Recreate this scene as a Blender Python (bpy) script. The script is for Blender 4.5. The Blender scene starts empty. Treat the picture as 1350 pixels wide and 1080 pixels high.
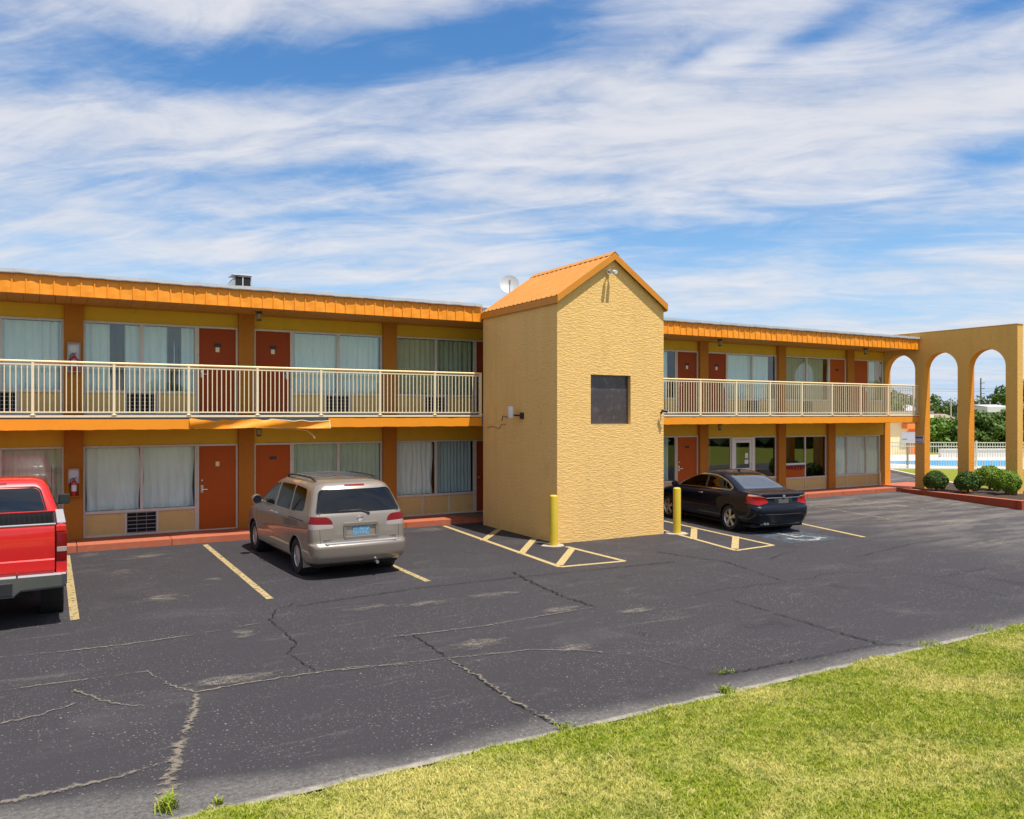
import bpy, bmesh, math, random
import numpy as np
from mathutils import Vector, Matrix
R = math.radians
scene = bpy.context.scene
C = scene.collection
random.seed(7)

# ------------------------------------------------------------------ materials
class NT:
    """small helper round a node tree"""
    def __init__(s, tree): s.t = tree; s.n = tree.nodes; s.l = tree.links
    def add(s, kind, **kw):
        n = s.n.new(kind)
        for k, v in kw.items(): setattr(n, k, v)
        return n
    def link(s, a, b): s.l.new(a, b)
    def val(s, sock, v):
        if hasattr(v, 'is_linked') or hasattr(v, 'links'): s.l.new(v, sock)
        else: sock.default_value = v
    def math(s, op, a, b=0.0, c=None, clamp=False):
        n = s.add('ShaderNodeMath', operation=op, use_clamp=clamp)
        s.val(n.inputs[0], a); s.val(n.inputs[1], b)
        if c is not None: s.val(n.inputs[2], c)
        return n.outputs[0]
    def mix(s, fac, a, b, blend='MIX'):
        n = s.add('ShaderNodeMix', data_type='RGBA', blend_type=blend)
        s.val(n.inputs[0], fac)
        for i, v in ((6, a), (7, b)):
            if isinstance(v, tuple): v = (*v[:3], 1)
            s.val(n.inputs[i], v)
        return n.outputs[2]
    def noise(s, vec, scale, detail=4, rough=.55, dist=0.0, lac=2.0):
        n = s.add('ShaderNodeTexNoise')
        s.link(vec, n.inputs['Vector'])
        n.inputs['Scale'].default_value = scale; n.inputs['Detail'].default_value = detail
        n.inputs['Roughness'].default_value = rough; n.inputs['Distortion'].default_value = dist
        n.inputs['Lacunarity'].default_value = lac
        return n.outputs['Fac']
    def ramp(s, fac, stops):
        n = s.add('ShaderNodeValToRGB'); s.link(fac, n.inputs[0]); e = n.color_ramp.elements
        while len(e) < len(stops): e.new(.5)
        for i, (p, c) in enumerate(stops):
            e[i].position = p
            e[i].color = (c, c, c, 1) if isinstance(c, (int, float)) else (*c[:3], 1)
        return n.outputs[0]
    def maprange(s, v, a, b, c=0.0, d=1.0, smooth=False):
        n = s.add('ShaderNodeMapRange'); n.clamp = True
        if smooth: n.interpolation_type = 'SMOOTHSTEP'
        s.val(n.inputs[0], v)
        for i, x in enumerate((a, b, c, d)): n.inputs[i + 1].default_value = x
        return n.outputs[0]
    def coords(s, scale=(1, 1, 1), kind='Object', rot=(0, 0, 0)):
        tc = s.add('ShaderNodeTexCoord'); m = s.add('ShaderNodeMapping')
        s.link(tc.outputs[kind], m.inputs[0]); m.inputs['Scale'].default_value = scale; m.inputs['Rotation'].default_value = rot
        return m.outputs[0]
    def bump(s, h, strength=.3, dist=.01, normal=None):
        n = s.add('ShaderNodeBump'); n.inputs['Strength'].default_value = strength; n.inputs['Distance'].default_value = dist
        s.link(h, n.inputs['Height'])
        if normal is not None: s.link(normal, n.inputs['Normal'])
        return n.outputs[0]

def new_mat(name):
    m = bpy.data.materials.new(name); m.use_nodes = True
    t = NT(m.node_tree); b = t.n['Principled BSDF']
    return m, t, b

def mat(name, col, rough=.6, metal=0.0, coat=0.0, var=.12, vscale=2.0, bump=0.0, bscale=40, bdist=.004, stretch=(1, 1, 1), dirt=None, spec=.5, grain=0.0):
    """plain surface: base colour with soft variation, optional dirt patches, optional bump"""
    m, t, b = new_mat(name)
    v = t.coords(stretch)
    n1 = t.noise(v, vscale, 5, .6)
    lo = tuple(c * (1 - var) for c in col); hi = tuple(min(1, c * (1 + var)) for c in col)
    c = t.mix(n1, lo, hi)
    if grain:
        n3 = t.noise(v, 60, 3, .7)
        c = t.mix(t.maprange(n3, .3, .7), c, tuple(x * (1 - grain) for x in col))
    if dirt:
        n2 = t.noise(v, vscale * 2.7, 6, .65, .3)
        c = t.mix(t.maprange(n2, .52, .75, 0, dirt[1]), c, dirt[0])
    t.link(c, b.inputs['Base Color'])
    b.inputs['Roughness'].default_value = rough; b.inputs['Metallic'].default_value = metal
    b.inputs['Coat Weight'].default_value = coat; b.inputs['Coat Roughness'].default_value = .04
    b.inputs['Specular IOR Level'].default_value = spec
    if bump:
        t.link(t.bump(t.noise(v, bscale, 4, .6), bump, bdist), b.inputs['Normal'])
    return m

def stucco(name, col, strength=.9, scale=9, dirt=None, dist=.02, fleck=.22):
    m, t, b = new_mat(name)
    v = t.coords((.8, .8, 2.9), rot=(R(9), R(7), R(37)))
    wn = t.add('ShaderNodeTexNoise'); t.link(v, wn.inputs['Vector']); wn.inputs['Scale'].default_value = scale * .45; wn.inputs['Detail'].default_value = 3
    wv = t.add('ShaderNodeVectorMath', operation='MULTIPLY_ADD'); t.link(wn.outputs['Color'], wv.inputs[0]); wv.inputs[1].default_value = (.22, .22, .16); t.link(v, wv.inputs[2])
    n = t.noise(wv.outputs[0], scale, 6, .66, .2)
    r = t.maprange(n, .34, .68, smooth=True)
    fine = t.noise(t.coords((1, 1, 1.6)), 44, 5, .7)
    hgt = t.math('ADD', r, t.math('MULTIPLY', fine, .35))
    big = t.noise(t.coords((1, 1, .5)), .8, 5, .6)
    c = t.mix(big, tuple(x * .90 for x in col), tuple(min(1, x * 1.06) for x in col))
    c = t.mix(t.maprange(fine, .3, .7, 0, fleck), c, tuple(x * .72 for x in col))
    run = t.noise(t.coords((2.6, 2.6, .16)), 1.6, 6, .65)          # rain runs down the wall
    c = t.mix(t.maprange(run, .50, .72, 0, .24), c, tuple(x * .62 for x in col))
    c = t.mix(t.math('MULTIPLY', t.maprange(r, .0, .35, .26, 0), 1.0), c, tuple(x * .66 for x in col))   # base colour set darker in the trowel hollows
    if dirt:
        d = t.noise(t.coords((1, 1, .35)), 2.3, 6, .65, .4)
        c = t.mix(t.maprange(d, .55, .8, 0, dirt[1]), c, dirt[0])
    t.link(c, b.inputs['Base Color']); b.inputs['Roughness'].default_value = .85
    b.inputs['Specular IOR Level'].default_value = .25
    t.link(t.bump(hgt, strength, dist), b.inputs['Normal'])
    return m

def glass(name, tint=(.75, .85, .83), gain=2.2, base=.02, rough=0.0):
    """window pane: fresnel mirror over a lightly tinted clear sheet"""
    m = bpy.data.materials.new(name); m.use_nodes = True; t = NT(m.node_tree)
    t.n.remove(t.n['Principled BSDF'])
    out = t.n['Material Output']
    tr = t.add('ShaderNodeBsdfTransparent'); tr.inputs[0].default_value = (*tint, 1)
    gl = t.add('ShaderNodeBsdfGlossy'); gl.inputs['Roughness'].default_value = rough; gl.inputs['Color'].default_value = (.92, .97, 1, 1)
    v = t.coords()
    t.link(t.bump(t.noise(v, .9, 1, .4), .05, .02), gl.inputs['Normal'])
    fr = t.add('ShaderNodeFresnel'); fr.inputs['IOR'].default_value = 1.5
    geo = t.add('ShaderNodeNewGeometry')          # only the outer face mirrors
    f = t.math('ADD', t.math('MULTIPLY', fr.outputs[0], gain), base, clamp=True)
    f = t.math('MULTIPLY', f, t.math('SUBTRACT', 1.0, geo.outputs['Backfacing']))
    mx = t.add('ShaderNodeMixShader'); t.link(f, mx.inputs[0]); t.link(tr.outputs[0], mx.inputs[1]); t.link(gl.outputs[0], mx.inputs[2])
    t.link(mx.outputs[0], out.inputs[0])
    return m

def carpaint(name, col, metal=.0, rough=.35, dust=.12):
    m, t, b = new_mat(name)
    v = t.coords()
    n = t.noise(v, 3, 5, .6)
    low = t.noise(v, 9, 6, .7)
    c = t.mix(n, tuple(x * .95 for x in col), tuple(min(1, x * 1.04) for x in col))
    c = t.mix(t.maprange(low, .55, .85, 0, dust), c, (.30, .27, .23))      # road dust
    t.link(c, b.inputs['Base Color']); b.inputs['Metallic'].default_value = metal; b.inputs['Roughness'].default_value = rough
    b.inputs['Coat Weight'].default_value = 1.0; b.inputs['Coat Roughness'].default_value = .03
    return m

MT = {}
MT['stucco_tan'] = stucco('tan_stucco', (.90, .57, .205), .62, 10.5, ((.55, .33, .10), .35), .013, .42)
MT['stucco_arch'] = stucco('arch_stucco', (.74, .43, .11), .45, 9, ((.40, .24, .08), .3), .010)
MT['stucco_orange'] = stucco('orange_stucco', (.80, .30, .03), .45, 9, None, .012)
MT['column'] = stucco('burnt_orange_stucco', (.47, .175, .022), .45, 16, ((.30, .12, .03), .35), .01)
MT['yellow_wall'] = mat('ochre_wall_paint', (.66, .41, .028), .85, var=.10, vscale=1.3, bump=.15, bscale=90, dirt=((.35, .22, .05), .35))
MT['fascia'] = mat('orange_metal', (.82, .285, .012), .5, var=.07, vscale=1.2, dirt=((.62, .25, .03), .4), spec=.4)
MT['fascia_dark'] = mat('brown_orange_board', (.60, .225, .014), .55, var=.1, dirt=((.4, .16, .02), .4))
MT['roof_orange'] = mat('weathered_orange_roof', (.56, .235, .045), .6, var=.16, vscale=2.5, stretch=(.25, 1, 1), dirt=((.64, .35, .12), .6), spec=.3)
MT['soffit'] = mat('brown_soffit', (.52, .205, .022), .7, var=.15, vscale=1.5, dirt=((.2, .09, .03), .4))
MT['soffit_low'] = mat('ochre_soffit', (.60, .33, .025), .75, var=.12, dirt=((.3, .16, .03), .4))
MT['flashing'] = mat('grey_flashing', (.36, .38, .40), .6, metal=.2, var=.15, vscale=3, dirt=((.3, .29, .27), .5))
MT['roofing'] = mat('grey_roof_membrane', (.22, .22, .22), .85, var=.2, vscale=.8)
MT['slab'] = mat('concrete_slab', (.42, .39, .34), .85, var=.15, vscale=3, bump=.2)
MT['slab_edge'] = mat('blue_grey_slab_edge', (.22, .27, .30), .8, var=.25, vscale=6, dirt=((.5, .46, .38), .6))
MT['door'] = mat('rust_red_door', (.31, .052, .012), .55, spec=.15, var=.06, vscale=2, dirt=((.25, .06, .02), .35))
MT['door2'] = mat('orange_red_door', (.42, .085, .012), .55, spec=.15, var=.06, vscale=2, dirt=((.3, .08, .02), .3))
MT['alu'] = mat('aluminium_frame', (.60, .55, .49), .5, metal=.08, var=.12, vscale=5, dirt=((.30, .27, .25), .4))
MT['alu_dark'] = mat('bronze_frame', (.14, .13, .13), .45, metal=.3, var=.12, vscale=5)
MT['white_frame'] = mat('white_door_frame', (.72, .70, .67), .4, var=.06)
MT['knee'] = mat('beige_panel', (.62, .43, .17), .75, var=.08, vscale=2.5, bump=.15, bscale=60, dirt=((.42, .29, .13), .4))
MT['grille'] = mat('grille_grey', (.28, .27, .27), .5, metal=.3, var=.15)
MT['black'] = mat('dark_void', (.012, .012, .013), .9, var=.1)
MT['rail'] = mat('cream_rail_paint', (.78, .66, .44), .45, var=.05, vscale=5, dirt=((.55, .42, .25), .35))
MT['handrail'] = mat('warm_cream_rail_paint', (.82, .60, .30), .45, var=.05, vscale=5, dirt=((.55, .38, .2), .35))
MT['redwalk'] = mat('red_painted_concrete', (.44, .115, .052), .8, var=.14, vscale=2.5, bump=.3, bscale=70, dirt=((.42, .22, .15), .5), grain=.2)
MT['redkerb'] = mat('dark_red_kerb', (.36, .06, .022), .8, var=.15, vscale=3, bump=.3, bscale=60, dirt=((.25, .09, .06), .5))
MT['office_dark'] = mat('office_interior', (.10, .085, .07), .8, var=.3, vscale=1.5)
MT['office_floor'] = mat('office_floor', (.22, .17, .12), .7, var=.2)
MT['yellow_paint'] = mat('yellow_bollard_paint', (.60, .43, .028), .55, var=.08, vscale=4, dirt=((.5, .36, .06), .5))
MT['concrete'] = mat('pale_concrete', (.55, .50, .43), .85, var=.15, vscale=4, bump=.3, bscale=50, dirt=((.35, .31, .27), .5))
MT['white_plastic'] = mat('white_plastic', (.72, .72, .74), .4, var=.04)
MT['grey_plastic'] = mat('grey_plastic', (.33, .33, .35), .5, var=.06)
MT['black_plastic'] = mat('black_plastic', (.018, .018, .02), .5, var=.1)
MT['bumper_chrome'] = mat('dulled_chrome', (.34, .35, .37), .26, metal=1.0, var=.1)
MT['chrome'] = mat('chrome', (.72, .72, .74), .18, metal=1.0, var=.04)
MT['steel'] = mat('brushed_steel', (.55, .55, .56), .35, metal=.9, var=.08)
MT['rubber'] = mat('tyre_rubber', (.022, .022, .023), .85, var=.15, vscale=8, bump=.2, bscale=80)
MT['rim'] = mat('alloy_rim', (.58, .57, .56), .3, metal=.75, var=.06)
MT['brown_wood'] = mat('weathered_wood', (.16, .11, .07), .85, var=.25, vscale=4, stretch=(6, 6, 1))
MT['lantern'] = mat('bronze_lantern', (.10, .07, .04), .5, metal=.4, var=.1)
MT['lantern_glass'] = mat('smoked_lantern_glass', (.28, .22, .14), .2, var=.1)
MT['pane'] = glass('window_glass', (.93, .97, .96), 1.3, .012)
MT['pane_up'] = glass('upper_window_glass', (.90, .97, .96), 1.7, .03)
MT['pane_office'] = glass('office_glass', (.55, .58, .55), 2.2, .03)
MT['pane_dusty'] = mat('dusty_dark_glass', (.065, .052, .058), .16, var=.35, vscale=2.2, dirt=((.22, .18, .17), .55), spec=.7)
MT['sedan_side'] = glass('sedan_side_glass', (.30, .30, .27), .9, .01)
MT['sedan_rear'] = glass('sedan_rear_glass', (.10, .13, .15), 2.6, .06)
MT['mirror_dark'] = mat('door_mirror_glass', (.05, .07, .09), .08, metal=.6, var=.05)
MT['auto_glass'] = glass('car_glass', (.42, .48, .46), 1.6, .02)
MT['privacy_glass'] = glass('car_privacy_glass', (.08, .085, .09), 1.15, .012)
MT['paint_van'] = carpaint('champagne_paint', (.285, .24, .195), .5, .36)
MT['paint_sedan'] = carpaint('black_sapphire_paint', (.003, .005, .013), .0, .3, .01)
MT['paint_sedan'].node_tree.nodes['Principled BSDF'].inputs['Coat Weight'].default_value = .5; MT['paint_sedan'].node_tree.nodes['Principled BSDF'].inputs['Specular IOR Level'].default_value = .15
MT['paint_truck'] = carpaint('bright_red_paint', (.60, .006, .005), .0, .4, .05)
MT['red_lens'] = mat('red_lamp_lens', (.16, .001, .002), .3, coat=.12, var=.25, vscale=30, spec=.3)
MT['bright_lens'] = mat('bright_red_lens', (.36, .004, .005), .22, coat=.3, var=.2, vscale=30, spec=.3)
MT['clear_lens'] = mat('clear_lamp_lens', (.34, .27, .26), .12, coat=.4, var=.15, vscale=40)
MT['amber_lens'] = mat('pale_lamp_lens', (.68, .30, .22), .15, coat=1, var=.15, vscale=40)
MT['plate'] = mat('pale_blue_plate', (.10, .26, .40), .4, var=.3, vscale=14, dirt=((.72, .74, .74), .9))
MT['seat_fabric'] = mat('grey_seat_fabric', (.24, .22, .19), .9, var=.12, vscale=12)
MT['seat_dark'] = mat('dark_seat_fabric', (.05, .048, .045), .9, var=.12, vscale=12)
MT['gap'] = mat('panel_gap', (.01, .01, .01), .8, var=.05)

# curtains
def curtain_mat(name, col, light):
    m, t, b = new_mat(name)
    v = t.coords((1, 1, .15))
    n = t.noise(v, 9, 4, .6)
    c = t.mix(n, tuple(x * .82 for x in col), tuple(min(1, x * 1.1) for x in col))
    t.link(c, b.inputs['Base Color']); b.inputs['Roughness'].default_value = .95; b.inputs['Specular IOR Level'].default_value = .1
    return m
MT['cur_sheer'] = curtain_mat('pale_sheer_curtain', (.82, .86, .84), 1)
MT['cur_white'] = curtain_mat('white_sheer_curtain', (.84, .86, .85), 1)
MT['cur_olive'] = curtain_mat('olive_drape', (.52, .50, .38), 1)
MT['cur_grey'] = curtain_mat('grey_green_drape', (.50, .55, .52), 1)
MT['cur_dark'] = curtain_mat('dark_green_drape', (.11, .13, .115), 1)
MT['cur_blue'] = curtain_mat('grey_blue_drape', (.48, .58, .60), 1)
MT['cur_brown'] = curtain_mat('taupe_drape', (.56, .52, .42), 1)
MT['cur_gold'] = curtain_mat('dark_gold_drape', (.16, .105, .035), 1)

# ------------------------------------------------------------------ geometry helpers
OFF = {}
def register(o, parent, off):
    C.objects.link(o)
    if parent is not None: o.parent = parent
    OFF[o.name] = off

def thing(name, label, cat, loc=(0, 0, 0), rz=0.0, group=None, local=False):
    """an Empty at the thing's base; world-built children are shifted by its place unless local"""
    o = bpy.data.objects.new(name, None); o.location = loc; o.rotation_euler = (0, 0, rz); o.empty_display_size = .2
    o['label'] = label; o['category'] = cat
    if group: o['group'] = group
    register(o, None, Vector((0, 0, 0)) if local else Vector(loc))
    return o
def tag(o, label, cat, group=None):
    o['label'] = label; o['category'] = cat
    if group: o['group'] = group
    return o

class MB:
    def __init__(s): s.v = []; s.f = []; s.m = []
    def quad(s, a, b, c, d, mi=0):
        i = len(s.v); s.v += [tuple(a), tuple(b), tuple(c), tuple(d)]; s.f.append((i, i + 1, i + 2, i + 3)); s.m.append(mi); return s
    def box(s, x0, x1, y0, y1, z0, z1, mi=0):
        i = len(s.v)
        s.v += [(x, y, z) for z in (z0, z1) for (x, y) in ((x0, y0), (x1, y0), (x1, y1), (x0, y1))]
        for q in ((0, 3, 2, 1), (4, 5, 6, 7), (0, 1, 5, 4), (1, 2, 6, 5), (2, 3, 7, 6), (3, 0, 4, 7)):
            s.f.append(tuple(i + k for k in q)); s.m.append(mi)
        return s
    def prism(s, poly, depth0, depth1, axis='y', mi=0):
        """poly: list of 2D points; axis: extrusion axis. y: poly=(x,z); x: poly=(y,z); z: poly=(x,y)"""
        def put(p, d):
            if axis == 'y': return (p[0], d, p[1])
            if axis == 'x': return (d, p[0], p[1])
            return (p[0], p[1], d)
        n = len(poly); i = len(s.v)
        s.v += [put(p, depth0) for p in poly] + [put(p, depth1) for p in poly]
        s.f.append(tuple(range(i + n - 1, i - 1, -1))); s.m.append(mi)
        s.f.append(tuple(range(i + n, i + 2 * n))); s.m.append(mi)
        for k in range(n):
            k2 = (k + 1) % n
            s.f.append((i + k, i + k2, i + n + k2, i + n + k)); s.m.append(mi)
        return s
    def tube(s, path, r, seg=8, mi=0, cap=True):
        pts = [Vector(p) for p in path]; rings = []
        rr = r if isinstance(r, (list, tuple)) else [r] * len(pts)
        up = None
        for k, p in enumerate(pts):
            t = (pts[min(k + 1, len(pts) - 1)] - pts[max(k - 1, 0)]).normalized()
            if up is None:
                up = Vector((0, 0, 1)) if abs(t.z) < .9 else Vector((1, 0, 0))
            a = t.cross(up).normalized(); b = a.cross(t).normalized(); up = b
            i = len(s.v)
            s.v += [tuple(p + (a * math.cos(2 * math.pi * j / seg) + b * math.sin(2 * math.pi * j / seg)) * rr[k]) for j in range(seg)]
            rings.append(i)
        for k in range(len(rings) - 1):
            for j in range(seg):
                j2 = (j + 1) % seg
                s.f.append((rings[k] + j, rings[k] + j2, rings[k + 1] + j2, rings[k + 1] + j)); s.m.append(mi)
        if cap:
            s.f.append(tuple(rings[0] + j for j in reversed(range(seg)))); s.m.append(mi)
            s.f.append(tuple(rings[-1] + j for j in range(seg))); s.m.append(mi)
        return s
    def lathe(s, prof, c=(0, 0, 0), axis='z', seg=24, mi=0, cap=True):
        """prof: (radius, height along axis)"""
        rings = []
        for (r, hh) in prof:
            i = len(s.v)
            for j in range(seg):
                a = 2 * math.pi * j / seg; u, w = r * math.cos(a), r * math.sin(a)
                p = {'z': (u, w, hh), 'x': (hh, u, w), 'y': (w, hh, u)}[axis]
                s.v.append((c[0] + p[0], c[1] + p[1], c[2] + p[2]))
            rings.append(i)
        for k in range(len(rings) - 1):
            for j in range(seg):
                j2 = (j + 1) % seg
                s.f.append((rings[k] + j, rings[k] + j2, rings[k + 1] + j2, rings[k + 1] + j)); s.m.append(mi)
        for ring, rev in (((rings[0], True), (rings[-1], False)) if cap else ()):
            idx = [ring + j for j in range(seg)]
            s.f.append(tuple(reversed(idx)) if rev else tuple(idx)); s.m.append(mi)
        return s
    def grid(s, fn, nu, nv, mi=0):
        i = len(s.v)
        for a in range(nu + 1):
            for b in range(nv + 1): s.v.append(tuple(fn(a / nu, b / nv)))
        for a in range(nu):
            for b in range(nv):
                p = i + a * (nv + 1) + b
                s.f.append((p, p + nv + 1, p + nv + 2, p + 1)); s.m.append(mi)
        return s
    def build(s, name, mats, parent=None, smooth=False, bevel=0.0, bseg=2, fix=True):
        off = OFF[parent.name] if parent is not None else Vector((0, 0, 0))
        me = bpy.data.meshes.new(name)
        me.from_pydata([(x - off.x, y - off.y, z - off.z) for x, y, z in s.v], [], s.f)
        for mm in (mats if isinstance(mats, (list, tuple)) else [mats]): me.materials.append(mm if not isinstance(mm, str) else MT[mm])
        me.polygons.foreach_set('material_index', s.m)
        if fix or bevel:
            bm = bmesh.new(); bm.from_mesh(me)
            bmesh.ops.recalc_face_normals(bm, faces=bm.faces)
            if bevel:
                ed = [e for e in bm.edges if len(e.link_faces) == 2 and e.calc_face_angle(0) > .5]
                bmesh.ops.bevel(bm, geom=ed, offset=bevel, segments=bseg, affect='EDGES', profile=.5, clamp_overlap=True)
            bm.to_mesh(me); bm.free()
        if smooth:
            me.polygons.foreach_set('use_smooth', [True] * len(me.polygons))
            try: me.set_sharp_from_angle(angle=R(38))
            except Exception: pass
        o = bpy.data.objects.new(name, me)
        register(o, parent, off.copy())
        return o
def structure(o): o['kind'] = 'structure'; return o

def arc(cx, cz, r, a0, a1, n):
    return [(cx + r * math.cos(R(a0 + (a1 - a0) * k / n)), cz + r * math.sin(R(a0 + (a1 - a0) * k / n))) for k in range(n + 1)]

# ------------------------------------------------------------------ camera
CAM_H = 2.98
cam = bpy.data.cameras.new('camera'); camo = bpy.data.objects.new('camera', cam); C.objects.link(camo)
camo.location = (0, 0, CAM_H); camo.rotation_euler = (R(90), 0, R(60.3 - 90))
cam.sensor_width = 36; cam.lens = 36 * 1071 / 1350; cam.shift_y = 6 / 1350; cam.clip_start = .1; cam.clip_end = 6000
scene.camera = camo

# ------------------------------------------------------------------ sun and sky
SUN = Vector((.12, -.36, 1)).normalized()
sl = bpy.data.lights.new('sun', 'SUN'); so = bpy.data.objects.new('sun', sl); C.objects.link(so)
so.rotation_euler = SUN.to_track_quat('Z', 'Y').to_euler(); so.location = (0, 0, 60)
sl.energy = 4.6; sl.angle = R(.53); sl.color = (1, .955, .88)
scene.view_settings.view_transform = 'Standard'; scene.view_settings.look = 'None'
scene.view_settings.exposure = .46; scene.view_settings.gamma = 1
w = bpy.data.worlds.new('World'); scene.world = w; w.use_nodes = True
t = NT(w.node_tree); bg = t.n['Background']
sky = t.add('ShaderNodeTexSky', sky_type='NISHITA'); sky.sun_disc = False
sky.sun_elevation = math.asin(SUN.z); sky.sun_rotation = math.atan2(SUN.x, SUN.y)
sky.altitude = 200; sky.air_density = 1.0; sky.dust_density = .6; sky.ozone_density = 2.2
tc = t.add('ShaderNodeTexCoord'); dirv = tc.outputs['Generated']
sep = t.add('ShaderNodeSeparateXYZ'); t.link(dirv, sep.inputs[0])
dx, dy, dz = sep.outputs
# the cloud sheet: directions projected on a plane high above the ground
zc = t.math('ADD', t.math('MAXIMUM', dz, 0.0), .16)
com = t.add('ShaderNodeCombineXYZ')
t.link(t.math('DIVIDE', dx, zc), com.inputs[0]); t.link(t.math('DIVIDE', dy, zc), com.inputs[1])
def plane(scale, rz):
    m0 = t.add('ShaderNodeMapping'); t.link(com.outputs[0], m0.inputs[0]); m0.inputs['Rotation'].default_value = (0, 0, rz)
    m = t.add('ShaderNodeMapping'); t.link(m0.outputs[0], m.inputs[0]); m.inputs['Scale'].default_value = scale; return m.outputs[0]
az = t.math('ARCTAN2', dx, dy)                    # compass direction
el = t.math('ARCSINE', dz)
def blob(azd, eld, saz, sel, tilt, amp):
    """a long bank of cloud (amp > 0) or a clear lane (amp < 0) at a compass direction and elevation in degrees"""
    a = t.math('SUBTRACT', az, R(azd)); e = t.math('SUBTRACT', t.math('SUBTRACT', el, R(eld)), t.math('MULTIPLY', a, tilt))
    a = t.math('DIVIDE', a, R(saz)); e = t.math('DIVIDE', e, R(sel))
    q = t.math('ADD', t.math('MULTIPLY', a, a), t.math('MULTIPLY', e, e))
    return t.math('MULTIPLY', t.math('POWER', 2.718, t.math('MULTIPLY', q, -1.0)), amp)
#SKYBLOBS
BL = [  # az, el, width, height, tilt, amount  (camera looks along az 29.7)
    (14, 22.6, 20, 1.8, .15, -0.53), (31, 26.2, 8, 1.5, .2, -0.42), (1, 24.4, 9, .7, .10, .03), (22, 27.4, 8, .7, .1, .20),
    (12, 15.3, 9, 1.3, .10, -0.39), (21, 16.6, 5, .6, .10, -0.20), (6.5, 13.1, 3.5, .8, .0, -0.26), (0, 10.4, 5, .7, .0, -0.27), (16, 10.5, 8, .6, .1, -0.29), (19, 13.9, 7, .8, .15, -0.22),
    (44, 12.0, 8, 1.4, .05, -0.47), (35.5, 13.0, 6, 1.0, -.1, -0.29), (33, 16.2, 3.5, .6, 0, -0.29), (57, 10.9, 8, 1.0, .05, -0.32), (40, 9.7, 6, 1.1, .1, -0.29), (31, 12.2, 5, .7, 0, -0.21), (8, 8.3, 12, .8, .05, -0.15),
    (42.5, 23.4, 2.6, .7, .3, -0.36), (50.5, 23.7, 5, 1.0, .3, -0.39), (60, 23.3, 6, .9, .2, -0.36), (61, 15.4, 3, 1.0, .2, -0.31), (49, 6.5, 10, .8, .05, -0.17),
    (36, 19.5, 15, 3.2, .2, .14), (52, 17.3, 12, 3.2, .1, .20), (6, 17.6, 14, 1.5, .05, .14), (0, 12.4, 5, 1.6, 0, .12),
]
cover = 0.0
for b_ in BL:
    cover = t.math('ADD', blob(*b_), cover)
v1 = plane((.55, 1.15, 1), R(37)); v2 = plane((1.3, 3.3, 1), R(43)); v3 = plane((4.2, 7.5, 1), R(30))
n1 = t.noise(v1, 1.3, 6, .58, .6); n2 = t.noise(v2, 1.5, 8, .57, 1.1); n3 = t.noise(v3, 2.2, 6, .66, .7)
tex = t.math('ADD', t.math('MULTIPLY', n1, .52), t.math('ADD', t.math('MULTIPLY', n2, .35), t.math('MULTIPLY', n3, .13)))
dens = t.math('ADD', t.math('MULTIPLY', t.math('SUBTRACT', tex, .5), 3.1), t.math('ADD', cover, .29))
mask = t.maprange(dens, -.30, .66, .04, .93, smooth=True)
hz = t.maprange(el, R(0), R(7), .35, 0)
mask = t.math('MAXIMUM', mask, hz)
hsv = t.add('ShaderNodeHueSaturation'); t.link(sky.outputs[0], hsv.inputs['Color'])
hsv.inputs['Saturation'].default_value = 1.35; hsv.inputs['Value'].default_value = 1.16
shade = t.maprange(n2, .3, .7, .90, 1.0)
cl = t.add('ShaderNodeVectorMath', operation='SCALE'); cl.inputs[0].default_value = (5.95, 6.0, 6.35); t.link(shade, cl.inputs['Scale'])
skyc = t.mix(t.maprange(el, R(1), R(16), .92, 0, smooth=True), hsv.outputs[0], (3.0, 4.7, 6.9))
col = t.mix(mask, skyc, cl.outputs[0])
t.link(col, bg.inputs['Color']); bg.inputs['Strength'].default_value = .1
# ------------------------------------------------------------------ ground, lot, walks
def sheet(name, poly, z, m, sub=None):
    b = MB(); n = len(poly); b.v = [(x, y, z) for x, y in poly]; b.f = [tuple(range(n))]; b.m = [0]
    o = b.build(name, m, None, fix=False)
    if o.data.polygons[0].normal.z < 0: o.data.flip_normals()
    return structure(o)

def field_mat():
    m, t, b = new_mat('field_grass'); v = t.coords()
    n = t.noise(v, .05, 6, .6); n2 = t.noise(v, 9, 5, .7)
    c = t.mix(n, (.17, .20, .02), (.27, .26, .04)); c = t.mix(t.maprange(n2, .35, .7, 0, .5), c, (.10, .13, .015))
    t.link(c, b.inputs['Base Color']); b.inputs['Roughness'].default_value = .9; b.inputs['Specular IOR Level'].default_value = .1
    return m
MT['field'] = field_mat()

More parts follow.
